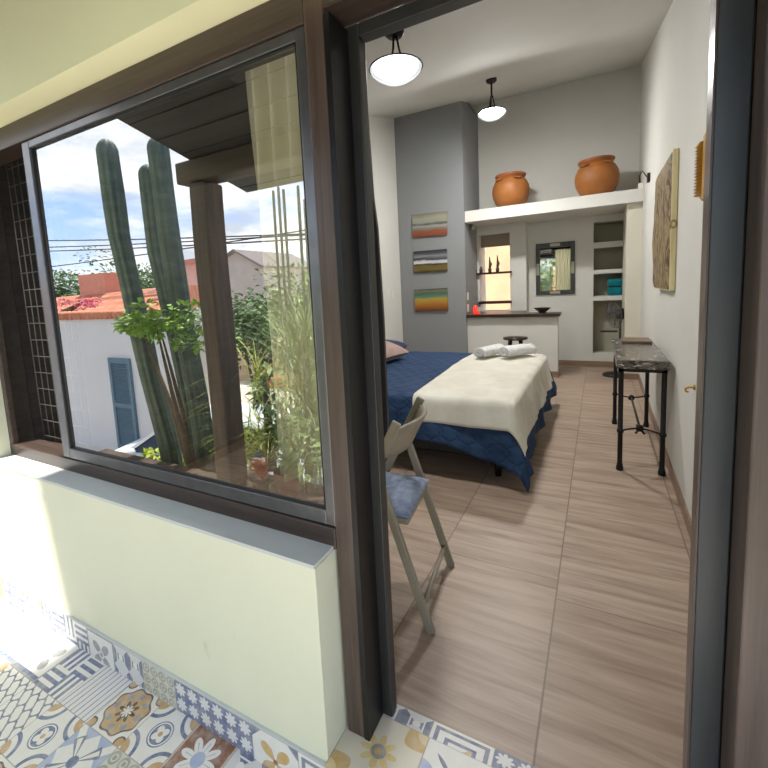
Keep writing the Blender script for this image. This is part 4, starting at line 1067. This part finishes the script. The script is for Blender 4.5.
m = MB().bar((-12.2, -5.0, 1.45), (-10.0, -5.2, 1.86), 0.08, 0.03); m.bar((-10.2, -4.6, 1.4), (-9.6, -5.2, 1.8), 0.08, 0.03)
m.build('gutter', WHITEP, hs)
SHUT = M('faded_blue_paint', srgb(84, 112, 126), 0.6, 0, 0.1, 6)
sx0, sx1, sz0, sz1 = -9.72, -8.95, -1.85, 0.27
sh = MB().box(sx0, sx0 + 0.09, WYF, WYF + 0.06, sz0, sz1).box(sx1 - 0.09, sx1, WYF, WYF + 0.06, sz0, sz1).box(sx0 + .09, sx1 - .09, WYF, WYF + 0.055, sz1 - 0.12, sz1).box(sx0 + .09, sx1 - .09, WYF, WYF + 0.055, sz0, sz0 + 0.12).box(sx0 + .09, sx1 - .09, WYF, WYF + 0.055, -0.85, -0.75).build('shutter', SHUT, hs)
m = MB()
for k in range(34):
    z_ = sz0 + 0.14 + k * 0.055
    m.hexa([(sx0 + 0.09, WYF + 0.01, z_ + 0.025), (sx1 - 0.09, WYF + 0.01, z_ + 0.025), (sx1 - 0.09, WYF + 0.05, z_), (sx0 + 0.09, WYF + 0.05, z_), (sx0 + 0.09, WYF + 0.012, z_ + 0.04), (sx1 - 0.09, WYF + 0.012, z_ + 0.04), (sx1 - 0.09, WYF + 0.052, z_ + 0.012), (sx0 + 0.09, WYF + 0.052, z_ + 0.012)])
m.build('louver', SHUT, sh)
# bougainvillea on the house roof edge
bushy('bougainvillea', (-12.6, -3.75, 1.15), (-12.4, -4.1, 1.5), (1.3, 0.35, 0.16), 520, 0.06, 0.05, M('magenta_flower', srgb(192, 72, 108), 0.6, 0, 0.25, 9), 'magenta bougainvillea along the tiled roof, reflected in window', 'bougainvillea', 31, 6)
# farther houses
m = MB(); ph = thing('pink_house', (-19.9, -15, GZ), 'distant pink house between cactus and post, reflected in window', 'house')
m.box(-21.0, -18.2, -17, -13.8, GZ, 3.3).build('wall', M('pink_wall', srgb(204, 160, 148), 0.9, 0, 0.06, 2), ph)
m = MB(); m.hexa([(-21.2, -17, 3.3), (-18, -17, 3.3), (-18, -13.6, 3.3), (-21.2, -13.6, 3.3), (-21.2, -17, 3.55), (-18, -17, 3.62), (-18, -13.6, 3.62), (-21.2, -13.6, 3.55)]); m.build('roof', M('pink_roof', srgb(180, 120, 104), 0.9), ph)
gh = thing('gabled_house', (-15.9, -15, GZ), 'distant grey gabled house right of the post, reflected in window', 'house')
MB().prism([(-17.6, GZ), (-14.4, GZ), (-14.4, 2.85), (-16.0, 3.7), (-17.6, 3.05)], -18, -13.8).build('wall', M('grey_gable', srgb(176, 168, 160), 0.9, 0, 0.06, 2), gh)
MB().bar((-17.8, -15.9, 3.0), (-16.0, -15.9, 3.78), 4.6, 0.1, up=(0, 0, 1)).bar((-16.0, -15.9, 3.78), (-14.2, -15.9, 2.86), 4.6, 0.1, up=(0, 0, 1)).build('roof', M('grey_roof', srgb(120, 112, 106), 0.9), gh)
lw = thing('street_wall', (-9, -10.6, GZ), 'low street wall with red brick planter strip, reflected in window', 'wall')
MB().box(-15, -3, -10.8, -10.4, GZ, -0.3).build('wall', M('tan_street_wall', srgb(176, 158, 140), 0.9, 0, 0.1, 2), lw)
MB().box(-11.4, -7.0, -10.4, -9.7, GZ, -1.55).build('brick_strip', M('red_brick_strip', srgb(206, 112, 82), 0.9, 0, 0.15, 6), lw)
# trees
def tree(x, y, zc_, r, seed, label, n=1300, mat=TREEG):
    bushy('street_tree', (x, y, GZ), (x, y, zc_), (r, r, r * 0.75), int(n * 2.6), 0.13 * r / 1.6 + 0.05, 0.09 * r / 1.6 + 0.03, mat, label, 'tree', seed, 6, 'trees along the street')
tree(-41, -17, 1.8, 3.6, 51, 'broad green tree at the far left of the window reflection', 1800)
tree(-36, -19, 1.6, 2.6, 52, 'green tree beside the brick tank house, reflected in window')
tree(-31, -18, 2.0, 3.2, 53, 'green tree behind the tall cactus, reflected in window', 1500)
tree(-9.3, -7.5, 0.6, 1.5, 55, 'dense green tree behind the palm bush, reflected in window', 1200, LEAFD)
tree(-6.7, -7.0, 0.7, 1.6, 56, 'leafy tree at the right end of the window reflection', 1200, LEAFD)
tree(-3.4, -7.5, 1.2, 2.4, 57, 'bright tree across the street seen in the nook mirror', 1500, LEAF)
tree(0.5, -8.5, 1.2, 2.4, 58, 'bright tree straight across the street from the door', 1300, LEAF)
# wires
for i, (za, zb, yy) in enumerate(((3.78, 2.95, -5.8), (3.55, 2.9, -5.8), (3.40, 2.78, -5.6), (2.92, 2.95, -6.1))):
    pts = []
    for k in range(25):
        u = k / 24; x = -30 + 34 * u
        # straight run between the two poles with a little sag
        zz_ = za + (zb - za) * ((x + 16.9) / 9.55); pts.append((x, yy, zz_ - 0.25 * math.sin(PI * u) + 0.2))
    tag(MB().tube(pts, 0.018, 5).build('power_cable', BLACK), ('highest power cable across the reflected sky', 'second power cable from the top in the reflected sky', 'third power cable from the top in the reflected sky', 'lowest power cable, sloping up over the rooftops')[i], 'cable', 'power cables over the street')

# parked white car
car = thing('parked_car', (-6.15, -2.95, GZ), 'white hatchback parked beyond the cacti, reflected in the window', 'car')
CARW = M('white_car_paint', srgb(226, 228, 230), 0.25, 0, 0.02, 2); CARG = M('dark_car_glass', srgb(36, 44, 50), 0.08, 0, 0.05); TYRE = M('tyre_rubber', srgb(24, 24, 24), 0.8)
cm = Matrix.Translation((-6.15, -2.95, GZ)) @ Matrix.Rotation(math.radians(-14), 4, 'Z')
def CARP(x, y, z_): return cm @ Vector((x, y, z_))
prof_low = [(-1.95, 0.32), (-2.0, 0.55), (-1.9, 0.72), (-1.1, 0.92), (1.85, 0.95), (1.98, 0.7), (1.95, 0.32)]
m = MB()
nn = len(prof_low)
for s in (-1, 1): pass
vs = [CARP(x, -0.83, z_) for x, z_ in prof_low] + [CARP(x, 0.83, z_) for x, z_ in prof_low]
m.add(vs, [list(range(nn)), list(range(nn, 2 * nn))[::-1]] + [(i, i + nn, (i + 1) % nn + nn, (i + 1) % nn) for i in range(nn)])
m.build('body', CARW, car, bevel=0.06)
def frustum(b4, t4, mat, name, bev=0.03):
    return MB().hexa([CARP(*q_) for q_ in b4] + [CARP(*q_) for q_ in t4]).build(name, mat, car, bevel=bev)
frustum([(-1.1, -0.78, 0.9), (1.8, -0.78, 0.93), (1.8, 0.78, 0.93), (-1.1, 0.78, 0.9)], [(-0.35, -0.62, 1.38), (1.4, -0.62, 1.38), (1.4, 0.62, 1.38), (-0.35, 0.62, 1.38)], CARG, 'window_band')
frustum([(-0.42, -0.66, 1.36), (1.5, -0.66, 1.36), (1.5, 0.66, 1.36), (-0.42, 0.66, 1.36)], [(-0.2, -0.58, 1.45), (1.3, -0.58, 1.45), (1.3, 0.58, 1.45), (-0.2, 0.58, 1.45)], CARW, 'roof')
for y in (-0.74, 0.74):
    for xa, za, xb, zb in ((-1.08, 0.92, -0.38, 1.37), (0.42, 0.93, 0.45, 1.37), (1.8, 0.93, 1.42, 1.37)):
        MB().bar(CARP(xa, y * 1.06, za), CARP(xb, y * 0.86, zb), 0.07, 0.05).build('pillar', CARW, car)
for s in (-1, 1):
    MB().lathe([(0, -0.06), (0.07, -0.05), (0.09, 0), (0.06, 0.05), (0, 0.06)], 10, CARP(-0.85, s * 0.95, 1.0)).build('side_mirror', CARW, car)
    for x in (-1.25, 1.25):
        w = Matrix.Translation(CARP(x, s * 0.78, 0.31)) @ cm.to_3x3().to_4x4() @ Matrix.Rotation(PI / 2, 4, 'X')
        MB().lathe([(0, -0.1), (0.2, -0.1), (0.3, -0.09), (0.31, 0), (0.3, 0.09), (0.2, 0.1), (0, 0.1)], 20, mat=w).build('wheel', TYRE, car)

# ================================================================== SKY, SUN, EXPOSURE
w = bpy.data.worlds.new('sky'); S.world = w; w.use_nodes = True
nt = w.node_tree; bg = nt.nodes['Background']
d = nt.nodes.new('ShaderNodeTexCoord').outputs['Generated']
sep = nt.nodes.new('ShaderNodeSeparateXYZ'); nt.links.new(d, sep.inputs[0])
X, Y, Z = (N(nt, sep.outputs[i]) for i in range(3))
k = Z.max(0.0) + 0.22
cmb = nt.nodes.new('ShaderNodeCombineXYZ'); nt.links.new((X / k).v, cmb.inputs[0]); nt.links.new((Y / k).v, cmb.inputs[1]); nt.links.new((Z * 2.0 + 3.7).v, cmb.inputs[2])
f = tex_noise(nt, cmb.outputs[0], 0.9, 8, 0.6, 0.3)
f2 = tex_noise(nt, cmb.outputs[0], 2.6, 6, 0.6)
gap = (1.0 - ((Z - 0.17) * 18.0) * ((Z - 0.17) * 18.0)).max(0.0)
cl = ((N(nt, f) - 0.38 - gap * 0.10) * 6.0).clamp()
shade = mix_col(nt, ((N(nt, f2) - 0.38) * 2.6).clamp(), (0.55, 0.60, 0.66, 1), (1.3, 1.3, 1.28, 1))
blue = mix_col(nt, (Z * 2.6).clamp(), (0.55, 0.72, 1.0, 1), (0.12, 0.30, 0.72, 1))
sky = mix_col(nt, cl, blue, shade)
grd = mix_col(nt, (Z * 30.0 + 0.5).clamp(), (0.42, 0.40, 0.37, 1), sky)
nt.links.new(grd, bg.inputs['Color']); bg.inputs['Strength'].default_value = 1.7
sun = bpy.data.lights.new('sun', 'SUN'); sun.energy = 8.0; sun.angle = math.radians(2.5); sun.color = (1, 0.96, 0.9)
so = bpy.data.objects.new('sun', sun); COL.objects.link(so); so.location = (0, 0, 20)
so.rotation_euler = (-Vector((-0.16, -0.34, 1.0))).to_track_quat('-Z', 'Y').to_euler()

S.view_settings.view_transform = 'Standard'; S.view_settings.look = 'None'; S.view_settings.gamma = 1; S.view_settings.use_curve_mapping = False
S.view_settings.exposure = 0.5
S.cycles.max_bounces = 10; S.cycles.diffuse_bounces = 6; S.cycles.glossy_bounces = 6; S.cycles.transparent_max_bounces = 12; S.cycles.sample_clamp_indirect = 6
